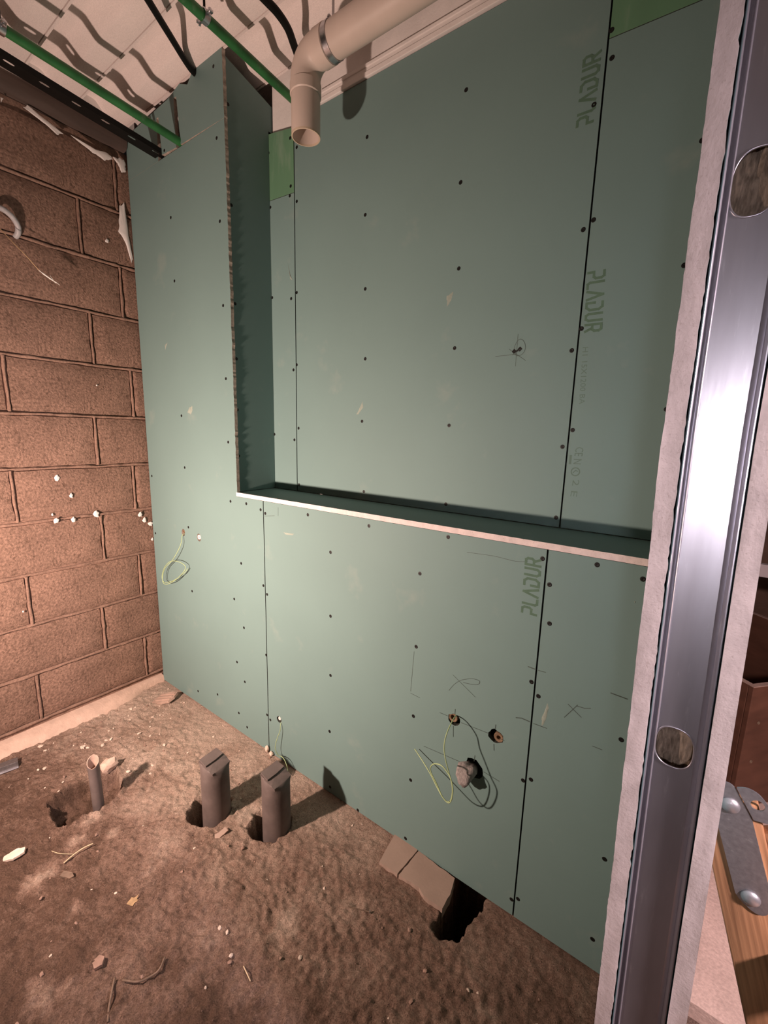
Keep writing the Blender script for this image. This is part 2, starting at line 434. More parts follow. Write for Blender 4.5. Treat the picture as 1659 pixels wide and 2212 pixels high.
def bead(y0, z0, y1, z1, wd, seed):                  # raised ribbon of mortar in a joint
    n = max(4, int(math.hypot(y1-y0, z1-z0)/.02)); a = Vector((0, y0, z0)); b = Vector((0, y1, z1))
    t = (b-a).normalized(); s = Vector((0, -t.z, t.y)); Vv = []; Ff = []
    for i in range(n+1):
        p = a+(b-a)*i/n; q = noise.noise(Vector((p.y*22, p.z*22, seed))); q2 = noise.noise(Vector((p.y*60, p.z*60, seed+4)))
        ww = wd*(.5+.30*q+.14*q2); pr = -.0045 + .0035*q2 + .003*q; p = p + s*(.0035*noise.noise(Vector((p.y*15, p.z*15, seed+9))))
        Vv += [p-s*ww+Vector((-.021, 0, 0)), p-s*ww*.6+Vector((pr, 0, 0)), p+s*ww*.6+Vector((pr, 0, 0)), p+s*ww+Vector((-.021, 0, 0))]
        if i: 
            k = 4*i
            for j in range(3): Ff.append((k-4+j, k+j, k+j+1, k-3+j))
    jm.add(Vv, Ff)
for k in range(11):
    z0 = Z0+CS*k; z1 = min(z0+CS, 2.86)
    js = sorted(joints[k], reverse=True); last = js[-1]
    while last > -2.9: last -= .512; js.append(last)
    edges = [.03] + js
    g = .0105
    for a, b in zip(edges[:-1], edges[1:]):
        brick(b+g, a-g if a < 0 else a, z0+g, z1-g, k*10+a)
    for y in js: bead(y, z0+.006, y, z1-.006, .013, k+y)
    bead(.03, z0, -2.9, z0, .013, k+.5)
jm.obj('mortar_joint', M['mortar'], wl, smooth=True, kind='stuff')
# pale mortar foot along the wall
mb = MB(); Vv = []; Ff = []
for i in range(61):
    y = .0-.0425*i; q = noise.noise(Vector((y*9, 1, 1))); q2 = noise.noise(Vector((y*30, 5, 1)))
    x1 = .050+.012*q+.006*q2; fade = ss(-.10, -.22, y)
    Vv += [(-.02, y, .046), (.004, y, .040+.005*q), (x1*fade+.008, y, .022+.004*q2), (x1*fade+.026, y, -.02)]
    if i:
        k = 4*i
        for j in range(3): Ff.append((k-4+j, k-3+j, k+1+j, k+j))
obj('mortar_footing', Vv, Ff, M['foot'], wl, smooth=True, label='pale mortar strip along the foot of the block wall')

def blob(name, pts, mt, parent, th=.003, ax='x', seed=0):
    """thin uneven patch of plaster; pts are points on the wall"""
    c = sum((Vector(p) for p in pts), Vector())/len(pts); out = []
    P = [Vector(p) for p in pts]
    for i in range(len(P)):
        for j in range(7):
            p = P[i].lerp(P[(i+1) % len(P)], j/7); q = noise.noise(p*55+Vector((seed, 0, 0)))+.6*noise.noise(p*170+Vector((seed, 0, 0)))
            out.append(p + (p-c).normalized()*min(.007, .4*(p-c).length)*q)
    n = len(out); nr = Vector((1, 0, 0)) if ax == 'x' else Vector((0, -1, 0))
    V = [c+nr*th] + [c+(p-c)*.75+nr*th*.9 for p in out] + out
    F = [(0, 1+i, 1+(i+1) % n) for i in range(n)] + [(1+i, 1+n+i, 1+n+(i+1) % n, 1+(i+1) % n) for i in range(n)]
    o = obj(name, V, F, mt, parent, smooth=True); 
    bm = bmesh.new(); bm.from_mesh(o.data); bmesh.ops.recalc_face_normals(bm, faces=bm.faces)
    f0 = bm.faces[:][0]
    if f0.normal.dot(nr) < 0: bmesh.ops.reverse_faces(bm, faces=bm.faces)
    bm.to_mesh(o.data); bm.free(); return o
def wx(l, x=.004): return [hit(a, b, 0, x) for a, b in l]
for l in ([(48,230),(60,228),(138,290),(122,290),(98,268)], [(150,290),(205,322),(232,330),(245,345),(225,346),(200,330)],
          [(243,338),(268,345),(273,372),(262,372),(252,352)], [(258,445),(268,440),(287,560),(284,568),(270,520),(256,500)],
          [(0,208),(8,212),(2,222)]):
    blob('plaster_patch', wx(l), M['plaster'], wl, .004, seed=len(l))
for (x, y, s) in ((122,1033,6),(153,1070,5),(122,1124,6),(159,1122,5),(208,1110,7),(303,1112,5),(312,1123,5),(325,1131,5),(329,1165,3),(113,1111,3),(231,520,4),(209,832,2.5),(50,1321,2)):
    blob('plaster_splash', wx([(x-s,y),(x,y-s*1.2),(x+s,y-s*.3),(x+s*.6,y+s),(x-s*.5,y+s*.9)], .005), M['plaster'], wl, .003, seed=x)
# dark timber wall plate under the ceiling
mb = MB(); Vv = []; Ff = []
prof = [(-.10, 2.865), (.002, 2.862), (.020, 2.872), (.027, 2.895), (.022, 2.925), (.006, 2.942), (-.10, 2.945)]
for i, y in enumerate((-.004, -1.6, -3.3)):
    Vv += [(a, y, b) for a, b in prof]
    if i: Ff += [((i-1)*7+j, (i-1)*7+(j+1) % 7, i*7+(j+1) % 7, i*7+j) for j in range(7)]
Ff += [tuple(range(6, -1, -1))]
trim = obj('trim_1', Vv, Ff, M['dark'], kind='structure', label='dark rounded timber along the top of the block wall')
auto_smooth(trim, 50)
MB().box((-.24, -3.3, 2.94), (-.004, .05, 3.06)).obj('wall_cap', M['plaster'], wl)

# ------------------------------------------------------------------ ceiling of long foam planks with stepped undersides
ceil = MB().box((-.3, -3.3, 3.07), (4.6, 2.7, 3.14)).obj('ceiling', M['conc'], kind='structure', label='pale ceiling of long planks with stepped undersides')
JY = [-3.3+.0]
ZH, ZL = 3.026, 2.972
y1 = .416; k = 0
while y1 > -3.2:
    y0 = y1-.2065
    prof = [(.002, ZL), (.010, ZL), (.012, ZH), (.072, ZH-.002), (.084, ZH-.006), (.122, ZL+.006), (.134, ZL+.001), (.2045, ZL), (.2045, 3.07), (.002, 3.07)]
    Vv = [(x, y0+a, b) for x in (-.1, 4.4) for a, b in prof]
    Ff = [(j, (j+1) % 10, 10+(j+1) % 10, 10+j) for j in range(10)] + [tuple(range(9, -1, -1)), tuple(range(10, 20))]
    o = obj('ceiling_plank', Vv, [tuple(reversed(f)) for f in Ff], M['ceil'], ceil); auto_smooth(o, 50)
    y1 = y0

# ------------------------------------------------------------------ back wall with plasterboard lining
wb = MB().box((-.05, .34, -.3), (2.545, .52, 3.06)).obj('wall_back', M['plaster'], kind='structure', label='pale masonry wall behind the green plasterboard lining')
D = .224; T = .015; XC = .805; XS1 = .987; XS2 = 2.187; ZS = 1.228; ZT = 1.246
XB0, XB1, XB2, XE = .792, .9585, 2.158, 2.4600
def circle(cx, cz, r, n=14, seed=0, j=.18, sy=1.0):
    return [(cx+r*(1+j*noise.noise(Vector((k*1.9, seed, 1))))*math.cos(2*math.pi*k/n), cz+sy*r*(1+j*noise.noise(Vector((k*1.9, seed, 1))))*math.sin(2*math.pi*k/n)) for k in range(n)]
def pf(px, py, y=0.0):
    h = hit(px, py, 1, y); return (h.x, h.z)
H1 = pf(396,1150); H1b = pf(430,1161); H5 = pf(603,1554); H2 = pf(981,1554); H3 = pf(1071,1590); H4 = pf(1023,1660)
def board(outline, holes=(), y0=0.0, mt='green', ax='y', t=T, edge='edge', **k):
    Vv, Ff, Mm = slab(outline, holes, y0, t, ax)
    return obj('plasterboard_panel', Vv, Ff, [M[mt], M[edge]], wb, Mm, **k)
g = .0024
nt1 = [pf(345,215), pf(346,345)]; 
# column front sheet: L shape, ragged right edge along the niche
outl = [(.004, .012), (XS1-g, .006), (XS1-g, ZS-.002), (XC, ZS-.002)] + jag((XC, ZS), (XC, 2.7344), .008, .0028, 3) + [(XC, 2.7344), (.004, 2.7344)]
colp = board(outl, [circle(*H1, .016, seed=1, sy=1.25), circle(*H1b, .017, seed=2, sy=1.2)], edge='gypdirty')
# top filler sheet with two slots for the pipes
topz = 2.958
outl = [(.004, 2.735), (.297, 2.735), (.297, 2.748), (.300, 2.905), (.318, 2.905), (.330, 2.75), (.452, 2.742), (.450, 2.93), (.472, 2.93), (.488, 2.742), (XC, 2.735)] + \
       jag((XC, 2.735), (XC, 2.975), .008, .0025, 5) + [(XC, 2.975), (.60, 2.972), (.56, 2.940), (.5, 2.966), (.40, 2.944), (.20, 2.936), (.004, 2.925)]
topp = board(outl, edge='gypdirty')
midp = board([(XS1+g, .004), (XS2-g, .004), (XS2-g, ZS-.002), (XS1+g, ZS-.002)],
             [circle(*H5, .016, seed=3), circle(*H2, .022, seed=4, j=.3), circle(*H3, .024, seed=5, j=.35), circle(*H4, .033, seed=6, j=.25)])
rlow = board([(XS2+g, .004), (XE, .004), (XE, ZS-.002), (XS2+g, ZS-.002)])
bkm = board([(XB1+g, ZT+.002), (XB2-g, ZT+.002), (XB2-g, 2.782), (XB1+.14, 2.786), (XB1+.13, 2.760), (XB1+.04, 2.752), (XB1+g, 2.764)], (), D)
bks = board([(XB0+.002, ZT+.002), (XB1-g, ZT+.002), (XB1-g, 2.520), (XB0+.002, 2.528)], (), D)
bkt = board([(XB0+.002, 2.530), (XB1-g, 2.522), (XB1-g, 2.764), (XB0+.002, 2.790)], (), D, 'green2', label='brighter green offcut of plasterboard with whitish streaks')
bkr = board([(XB2+g, ZT+.002), (XE, ZT+.002), (XE, 2.552), (XB2+g, 2.562)], (), D)
bkrt = board([(XB2+g, 2.564), (XE, 2.554), (XE, 2.90), (XB2+g, 2.90)], (), D, 'green2', label='brighter green offcut of plasterboard at the top right')
ret = board([(T+.001, ZT+.002), (D-.001, ZT+.002), (D-.001, 2.80), (D+.02, 2.80), (D+.02, 2.90), (T+.001, 2.955)], (), XC-.004, ax='x')
# shelf board of the niche, white cut edge to the front
outl = jag((XC-.002, -.004), (XE, -.004), .010, .0012, 8) + [(XE, -.004), (XE, D-.001), (XC-.004, D-.001)]
Vv, Ff, Mm = slab(outl, (), 0, 1)
Vv = [(a, c, ZT if b < .5 else ZS) for a, b, c in Vv]
shelf = obj('shelf_board', Vv, [tuple(reversed(f)) for f in Ff], [M['green'], M['gyp']], wb, Mm, label='green shelf board with rough white cut front edge')
MB().box((XC+.002, .2425, 2.745), (2.46, .338, 3.06)).obj('upper_plaster', M['plaster'], wb)
# pale track above the back boards
t_ = MB().box((XB1+.14, .216, 2.789), (XB2+.05, .242, 2.806), bev=.002).box((XB1+.14, .222, 2.806), (XB2+.05, .242, 2.822)).box((XB1+.14, .219, 2.822), (XB2+.05, .242, 2.834), bev=.002)
t_.obj('ceiling_track', M['plaster'], wb, label='pale ridged track along the top of the back boards')

# --- screws
def screw_mesh():
    mb = MB(); mb.lathe([(.0068, .0), (.0064, .0006), (.0035, .0009), (.0016, .0004), (.0, .0004)], 10)
    me = mesh_of('screw', mb.V, mb.F, M['black']); return me
SM = screw_mesh()
def screws(panel, pts, y=0.0, ax='y'):
    for a, b in pts:
        o = bpy.data.objects.new('screw', SM)
        if ax == 'y':
            h = hit(a, b, 1, y); o.location = h; o.rotation_euler = (math.pi/2, 0, 0)
        else:
            h = hit(a, b, 0, XC-.004); o.location = h; o.rotation_euler = (0, math.pi/2, 0)
        finish(o, panel)
screws(colp, [(369,470),(475,478),(377,607),(482,660),(488,818),(392,898),(493,955),(399,1010),(407,1139),(498,1083),(532,1088),(563,1101),(521,1217),(415,1277),(506,1294),(569,1265),(527,1356),(575,1415),(512,1430),(529,1473),(428,1493),(516,1540),(534,1571),(577,1544),(470,1500),(328,1028),(336,1152)])
screws(topp, [(468,298),(355,325),(461,143)])
screws(midp, [(573,1109),(665,1112),(797,1136),(968,1160),(1172,1207),(714,1193),(907,1239),(714,1331),(899,1397),(714,1459),(893,1547),(712,1580),(713,1700),(887,1685),(577,1284),(584,1555),(1148,1473),(1130,1686),(1105,1943),(876,1811),(773,1750)])
screws(rlow, [(1187,1263),(1187,1347),(1290,1220),(1389,1251),(1163,1504),(1147,1684),(1119,1942),(1342,1598),(1306,1856),(1280,2029)])
screws(bkm, [(1007,194),(793,296),(995,394),(789,464),(991,580),(789,624),(982,752),(789,775),(782,910),(970,919),(786,1062),(963,1089),(641,318),(641,435),(641,632),(641,788),(645,925),(1260,496),(1283,226),(1235,757),(1215,965),(1201,1118),(646,1047)], D)
screws(bkt, [(580,331),(627,298),(580,424),(628,402)], D)
screws(bks, [(584,448),(626,423),(588,643),(629,645),(587,797),(634,799),(593,938),(636,950),(593,1047)], D)
screws(bkr, [(1322,125),(1282,475),(1256,710),(1237,929),(1517,303),(1478,573),(1440,884)], D)
screws(bkrt, [(1321,65)], D)
screws(ret, [(492.5,225),(500,443),(508,656),(511,775),(513,885),(516,985)], ax='x')

# --- printing, pencil, smears on the boards (thin ink film on the paper)
def ribbon(mb, pts, wd):
    for p, q in zip(pts[:-1], pts[1:]):
        p = Vector(p); q = Vector(q); d = (q-p)
        if d.length < 1e-6: continue
        d.normalize(); n = Vector((-d.y, d.x))*wd/2; e = d*wd*.42
        mb.append([p-e-n, q+e-n, q+e+n, p-e+n])
GL = {'P': ([[(0,0),(0,.36)],[(0,.36),(.42,.36),(.56,.5),(.56,.84),(.42,1),(0,1)]], .74),
      'L': ([[(0,1),(0,.14),(.12,0),(.50,0)]], .62),
      'A': ([[(0,0),(.36,1),(.72,0)]], .86),
      'D': ([[(0,.52),(0,0),(.40,0),(.62,.22),(.62,.78),(.40,1),(0,1)]], .82),
      'U': ([[(0,1),(0,.18),(.15,0),(.45,0),(.60,.18),(.60,1)]], .80),
      'R': ([[(0,0),(0,1),(.45,1),(.58,.86),(.58,.58),(.45,.44),(.16,.44)],[(.32,.44),(.60,0)]], .66)}
def put(parent, name, quads, org, ds, dt, y, mt, off=.0004):
    Vv = []; Ff = []
    for k_, q in enumerate(quads):
        b = len(Vv)
        for c in q:
            p = org + ds*c.x + dt*c.y; Vv.append((p.x, y-off-k_*.00001, p.z))
        Ff.append((b, b+1, b+2, b+3))
    a, b, c = [Vector(Vv[i]) for i in Ff[0][:3]]
    if (b-a).cross(c-a).y > 0: Ff = [tuple(reversed(f)) for f in Ff]
    return obj(name, Vv, Ff, mt, parent)
def word(parent, text, p0, p1, height, y, mt, tops, wd=.225):
    """stencil lettering from p0 to p1 (pixels, base line), letter tops towards `tops` (+1 = +x, -1 = -x)"""
    a = hit(*p0, 1, y); b = hit(*p1, 1, y); L = (b-a).length
    adv = sum(GL[c][1] for c in text) + .16*(len(text)-1) - .1
    s = L/adv; quads = []; x = 0
    for c in text:
        for st in GL[c][0]: ribbon(quads, [(x+u, v*height/s) for u, v in st], wd)
        x += GL[c][1]+.16
    ds = (b-a).normalized()*s; dt = Vector((tops, 0, 0))*s
    put(parent, 'printed_word', quads, a, ds, dt, y, mt)
word(bkm, 'PLADUR', (1280,262), (1297,112), .040, D, M['print'], -1)
word(bkr, 'PLADUR', (1271,590), (1264,716), .042, D, M['print'], 1)
word(midp, 'PLADUR', (1158,1329), (1168,1211), .040, 0.0, M['print'], -1)
dg = None
def text(parent, body, p0, p1, height, y, mt, tops):
    cu = bpy.data.curves.new('printed_text', 'FONT'); cu.body = body; cu.size = 1.0; cu.resolution_u = 2
    o = bpy.data.objects.new('printed_text', cu); COL.objects.link(o)
    dgr = bpy.context.evaluated_depsgraph_get(); me = bpy.data.meshes.new_from_object(o.evaluated_get(dgr))
    COL.objects.unlink(o); bpy.data.objects.remove(o)
    a = hit(*p0, 1, y); b = hit(*p1, 1, y); L = (b-a).length
    wmax = max(v.co.x for v in me.vertices)
    Vv = []
    for v in me.vertices:
        p = a + (b-a)*(v.co.x/wmax) + Vector((tops, 0, 0))*v.co.y*height/.72
        Vv.append((p.x, y-.0004, p.z))
    Ff = [tuple(p.vertices) for p in me.polygons]
    A, B, Cc = [Vector(Vv[i]) for i in Ff[0][:3]]
    if (B-A).cross(Cc-A).y > 0: Ff = [tuple(reversed(f)) for f in Ff]
    bpy.data.meshes.remove(me)
    obj('printed_text', Vv, Ff, mt, parent)
text(bkr, 'H1 15X1200 BA', (1259,749), (1251,873), .016, D, M['printlight'], 1)
text(bkr, 'CE N', (1244,965), (1238,1002), .024, D, M['printlight'], 1)
q = []; 
for i in range(20):
    a0, a1 = 2*math.pi*i/20, 2*math.pi*(i+1)/20
    ribbon(q, [(.012*math.cos(a0), .012*math.sin(a0)), (.012*math.cos(a1), .012*math.sin(a1))], .0035)
ribbon(q, [(-.006, -.003), (.0, .004), (.006, .002)], .003)
put(bkr, 'printed_mark', q, hit(1243,1019,1,D), Vector((1,0,0)), Vector((0,0,1)), D, M['printlight'])
text(bkr, '2 E', (1238,1035), (1232,1072), .020, D, M['printlight'], 1)
q = []; ribbon(q, [(0, 0), (0, -.022)], .007)
put(bkr, 'printed_mark', q, hit(1233,985,1,D), Vector((1,0,0)), Vector((0,0,1)), D, M['printlight'])

def pencil(parent, lines, y, wd=.0014):
    q = []
    for l in lines:
        pts = [pf(a, b, y) for a, b in l]
        if len(pts) > 3:
            pts = [(p.x, p.y) for p in spline([(a, b, 0) for a, b in pts], 6)]
        ribbon(q, pts, wd)
    put(parent, 'pencil_mark', q, Vector((0, 0, 0)), Vector((1, 0, 0)), Vector((0, 0, 1)), y, M['pencil'], .0003)
def c3(l): return [(820+a/3.456, 1380+b/3.456) for a, b in l]
pencil(midp, [c3(l) for l in ([(258,95),(232,390)],[(232,405),(300,440)],[(547,268),(715,435)],
   [(518,385),(555,342),(600,312),(650,300),(700,298),(745,314),(742,335),(715,342),(670,335),(625,325)],
   [(450,550),(515,577)],[(610,625),(815,705)],[(565,525),(562,560)],[(550,650),(550,730)],[(868,640),(864,670)],[(853,785),(855,832)],[(905,748),(930,758)],
   [(330,800),(655,940)],[(712,870),(706,912)],[(778,992),(892,1062)])], 0)
pencil(midp, [c3(l) for l in ([(1110,207),(1165,228)],[(1020,588),(1060,592),(1120,618)])], 0, .003)
pencil(rlow, [c3(l) for l in ([(1185,235),(1240,250)],[(1150,632),(1248,668)],[(1408,488),(1505,585)],[(1380,585),(1478,494)],[(1470,500),(1530,518),(1575,518)],[(1590,800),(1660,828)])], 0, .002)
pencil(rlow, [[(1320,1497),(1355,1510)],[(1385,1130+370),(1380,1500)]][:1], 0, .003)
pencil(midp, [[(1009,1193),(1066,1201),(1112,1212),(1139,1213)],[(569,1115),(593,1114)],[(601,1114),(601,1096)]], 0, .0012)
c6 = lambda l: [(1040+a/3.607, 540+b/3.607) for a, b in l]
pencil(bkm, [c6(l) for l in ([(286,655),(265,905)],[(110,830),(270,812)],[(215,772),(345,862)],
   [(250,790),(262,745),(285,705),(310,695),(335,720),(342,765),(325,805),(290,825),(260,815)],[(240,818),(310,770)])], D)
q = []
for (u, v) in ((255, 790), (300, 772)):
    cc = pf(*c6([(u, v)])[0], D); q.append([Vector((cc[0]+.008*math.cos(a), cc[1]+.008*math.sin(a))) for a in (0, 1.57, 3.14, 4.71)])
ribbon(q, [pf(*c6([(262, 795)])[0], D), pf(*c6([(300, 775)])[0], D)], .006)
put(bkm, 'drill_mark', q, Vector(), Vector((1,0,0)), Vector((0,0,1)), D, M['black'])
def smear(parent, l, y, mt='smear'):
    pts = [hit(a, b, 1, y-.0002) for a, b in l]
    blob('plaster_smear', pts, M[mt], parent, .0006, 'y', l[0][0])
smear(bkm, [(779,876),(783,868),(784,880),(774,896),(769,896)], D)
smear(rlow, [(1182,1521),(1185,1530),(1178,1560),(1171,1568),(1168,1555),(1175,1540)], 0)
smear(colp, [(410,880),(415,876),(416,886),(412,896),(405,890)], 0)
smear(colp, [(356,745),(361,742),(357,756)], 0)
smear(bks, [(622,570),(626,592),(632,606),(627,604)], D)
smear(midp, [(612,1150),(635,1153),(633,1156),(618,1155)], 0)
smear(rlow, [(1370,1298),(1373,1300),(1371,1303)], 0)
smear(bkm, [(965,640),(978,632),(974,650),(966,660)], D)

# --- what sits in the board holes
def fitting(h, r0, r1, y0, mt, label, name='pipe_fitting', cat='pipe end', y1=.06):
    mb = MB(); Mx = Matrix.Translation((h[0], 0, h[1])) @ Matrix.Rotation(math.pi/2, 4, 'X')
    mb.lathe([(r1, -y1), (r1, -y0), (r1*.9, -y0+.002), (r0, -y0+.001), (r0, -y1+.01), (0, -y1+.01)], 16, Mx)
    o = mb.obj(name, mt, label=label, cat=cat, origin=(h[0], y1, h[1])); auto_smooth(o); return o
fitting((H1b[0], H1b[1]+.002), .005, .0125, .001, M['white'], 'white round pipe end in the hole right of the coiled wire', y1=.07)
fitting((H1[0]-.001, H1[1]+.005), .004, .009, .004, M['brass'], 'brass pipe end in the hole above the coiled wire', y1=.07)
fitting((H5[0]-.002, H5[1]+.001), .002, .009, .006, M['white'], 'white pipe end in the small hole behind the sealed pipes', y1=.07)
fitting((H2[0]-.006, H2[1]+.003), .009, .017, .004, M['brass'], 'brass pipe end in the hole the long wire loop hangs from', y1=.07)
fitting((H3[0]+.008, H3[1]-.004), .007, .016, .005, M['brass'], 'brass pipe end in the lone hole near the board seam', y1=.07)
# grey foam plug hanging out of the biggest hole
bm = bmesh.new(); bmesh.ops.create_icosphere(bm, subdivisions=3, radius=1)
pc = Vector((H4[0]-.014, -.018, H4[1]-.010))
for v in bm.verts:
    c = v.co.copy(); k = 1+.22*noise.noise(c*1.7)+.10*noise.noise(c*5)
    k += .22*math.cos(3*math.atan2(c.z, c.x)-1.3)*(1-abs(c.y))
    v.co = pc + Vector((c.x*.029*k, c.y*.042*k, c.z*.031*k - .010*max(0, -c.y)))
mb = MB().bm(bm)
mb.obj('foam_plug', M['foamgrey'], smooth=True, label='lump of grey foam sticking out of the largest wall hole', cat='foam plug', origin=(pc.x, 0, pc.z))

# ------------------------------------------------------------------ wires out of the wall
def wire(name, pts, r, mt, label, cat='wire', n=8, **k):
    return MB().tube(spline(pts, 6), r, n).obj(name, mt, smooth=True, label=label, cat=cat, origin=pts[0], **k)
def w7(a, b, y): return hit(300+a/4.1475, 1020+b/4.1475, 1, y)
wire('coiled_wire', [(H1[0], .03, H1[1]-.004), w7(392,562,-.006), w7(378,640,-.022), w7(345,715,-.030), w7(295,795,-.034), w7(235,860,-.036), w7(212,940,-.038), w7(222,995,-.040),
     w7(265,1000,-.04), w7(330,965,-.035), w7(395,900,-.03), w7(418,850,-.028), w7(385,815,-.03), w7(320,795,-.034), w7(265,810,-.036), w7(222,870,-.033), w7(208,945,-.032), w7(230,985,-.03),
     w7(300,975,-.028), w7(375,930,-.024), w7(420,890,-.02), w7(437,862,-.018)], .0017, M['wire'], 'yellow green wire coiled in a loop on the tall left board')
def w5(a, b, y): return hit(560+a/10.06, 1500+b/10.06, 1, y)
wire('hanging_wire', [(H5[0], .03, H5[1]-.003), w5(468,640,-.004), w5(455,780,-.014), w5(400,930,-.024), w5(355,1080,-.03), w5(352,1200,-.03), w5(410,1320,-.024), w5(480,1348,-.026), w5(540,1410,-.032), w5(585,1510,-.036), w5(615,1620,-.040), w5(640,1760,-.05)],
     .0016, M['wire'], 'thin pale wire hanging from the small hole down behind the sealed pipes')
def w3(a, b, y): return hit(820+a/3.456, 1380+b/3.456, 1, y)
wire('looped_wire', [(H2[0], .04, H2[1]), w3(566,578,-.010), w3(540,620,-.045), w3(500,710,-.085), w3(482,800,-.10), w3(490,890,-.11), w3(518,1000,-.115), w3(546,1100,-.12), w3(540,1190,-.115), w3(515,1225,-.11), w3(470,1180,-.105), w3(425,1080,-.10), w3(385,1000,-.095),
     w3(382,955,-.09), w3(410,933,-.09), w3(460,945,-.095), w3(505,995,-.10), w3(535,1060,-.105), w3(543,1150,-.10), w3(522,1215,-.095), w3(480,1195,-.085), w3(430,1110,-.07), w3(380,1010,-.05), w3(320,910,-.03), w3(262,822,-.016)],
     .0019, M['wire'], 'yellow green wire in a wide loop in front of the lower middle board')
# wire and conduit on the block wall
wire('grey_conduit', [hit(-14,500,0,.0), hit(-22,470,0,.02), hit(-10,449,0,.035), hit(6,452,0,.04), hit(25,467,0,.035), hit(38,487,0,.02), hit(39,503,0,.006), hit(33,512,0,-.012)],
     .011, M['conduit'], 'grey ribbed conduit curving out of the block wall at the left edge', 'conduit', 12)
wob = empty('frayed_wire', hit(0,494,0,.05), label='thin bright wire with frayed white tip sticking out over the block wall', cat='wire')
def rel(l): return [p - wob.location for p in l]
MB().tube(rel(spline([hit(-12,481,0,.045), hit(0,494,0,.05), hit(28,524,0,.07), hit(50,546,0,.08), hit(70,568,0,.085), hit(84,584,0,.088)])), .0014, 8).obj('wire_strand', M['copper'], wob, smooth=True)
MB().tube(rel(spline([hit(84,584,0,.088), hit(96,593,0,.09), hit(110,603,0,.09), hit(124,612,0,.09), hit(129,616,0,.09)])), [.0015]*6+[.003]*12+[.0022]*6+[.001], 8).tube(rel([hit(120,612,0,.09), hit(108,595,0,.092)]), .0008, 6).obj('wire_tip', M['white'], wob, smooth=True, label='white frayed end')

# ------------------------------------------------------------------ pipes under the ceiling
def pipe_thing(name, pts, r, mt, label, cat, loc=None):
    return MB().tube(pts, r, 16).obj(name, mt, smooth=False, label=label, cat=cat, origin=loc or pts[0])
p = pipe_thing('green_pipe', [(.471, .03, 2.758), (.475, 0, 2.758), (.532, -1.8, 2.832)], .0165, M['greenpipe'], 'green water pipe running into the slot in the top of the left board', 'pipe'); auto_smooth(p)
p2 = pipe_thing('green_pipe', [(.940, .335, 2.871), (.982, -.255, 2.871), (1.03, -1.0, 2.871), (1.08, -1.8, 2.871)], .0165, M['greenpipe'], 'green water pipe passing behind the beige drain elbow', 'pipe'); auto_smooth(p2)
def pipe_clamp(c, axis, label, rodtop=2.99):
    e = empty('pipe_clamp', c, label=label, cat='pipe clamp')
    mb = MB(); a = Vector(axis).normalized(); q = a.to_track_quat('Z', 'Y').to_matrix().to_4x4()
    mb.lathe([(.0172, -.010), (.0205, -.010), (.0205, .010), (.0172, .010)], 20, q, close=True)
    auto_smooth(mb.obj('clamp_ring', M['steel'], e))
    for s in (-1, 1):
        b = MB(); b.box((s*.030-.009, -.007, -.004), (s*.030+.009, .007, .004), bev=.001)
        b.lathe([(.006, .004), (.006, .009), (.003, .0105), (0, .0105)], 6, Matrix.Translation((s*.030, 0, 0)))
        b.lathe([(.004, -.004), (.004, -.012), (0, -.012)], 8, Matrix.Translation((s*.030, 0, 0)))
        auto_smooth(b.obj('clamp_bolt', M['steel'], e))
    MB().tube([(0, 0, .019), (0, 0, rodtop-c[2])], .004, 8).obj('threaded_rod', M['blackplastic'], e)
pipe_clamp((.9795, -.185, 2.871), (.04, -.6, 0), 'zinc clamp with rod holding the green pipe by the drain elbow')
pipe_clamp((.4945, -.605, 2.783), (.035, -1.0, .04), 'dark clamp on the left green pipe at the photo edge')
# black perforated tray
tr = empty('cable_tray', (.312, 0, 2.757), label='black perforated cable tray beside the left green pipe', cat='cable tray')
a = Vector((.300, .03, 2.752)); b = Vector((.352, -1.9, 2.870)); dirv = (b-a).normalized()
side = Vector((1, 0, 0)); side = (side-dirv*side.dot(dirv)).normalized(); upv = side.cross(dirv); upv = upv if upv.z > 0 else -upv
L_ = (b-a).length; W_ = .056
outl = [(0, 0), (L_, 0), (L_, W_), (0, W_)]; hol = []
k = .05
while k < L_-.05:
    c = [(k+.011*math.cos(t*math.pi/5)+ (.006 if math.cos(t*math.pi/5) > 0 else -.006), W_*.74+.0062*math.sin(t*math.pi/5)) for t in range(10)]
    hol.append(c); k += .105
Vv, Ff, Mm = slab(outl, hol, 0, .0016)
Vv = [a+dirv*u+side*(v-W_/2)+upv*yy-tr.location for u, yy, v in Vv]
obj('tray_base', Vv, Ff, M['blackplastic'], tr)
for s in (-1, 1):
    mb = MB(); o0 = a+side*s*W_/2; th = side*.0016*s
    mb.add([v-tr.location for v in (o0, o0+dirv*L_, o0+dirv*L_+upv*.022, o0+upv*.022, o0+th, o0+dirv*L_+th, o0+dirv*L_+upv*.022+th, o0+upv*.022+th)], [(0,1,2,3),(7,6,5,4),(0,4,5,1),(3,2,6,7),(1,5,6,2),(0,3,7,4)])
    mb.obj('tray_side', M['blackplastic'], tr)
e = hit(413,150,1,-.02)
pipe_thing('black_conduit', spline([e+Vector((0,.05,-.002)), e, hit(366,75,2,2.925), hit(320,0,2,2.905), hit(250,-115,2,2.88)]), .0115, M['blackplastic'], 'black conduit ending at the top of the left board', 'conduit')
pipe_thing('black_cable', spline([(1.00,.33,2.90), hit(655,150,2,2.90), hit(636,100,2,2.905), hit(622,62,2,2.905), hit(600,28,2,2.905), hit(574,0,2,2.905), hit(530,-45,2,2.905)]), [.013]*60, M['blackplastic'], 'thick black cable curving behind the drain elbow', 'cable')

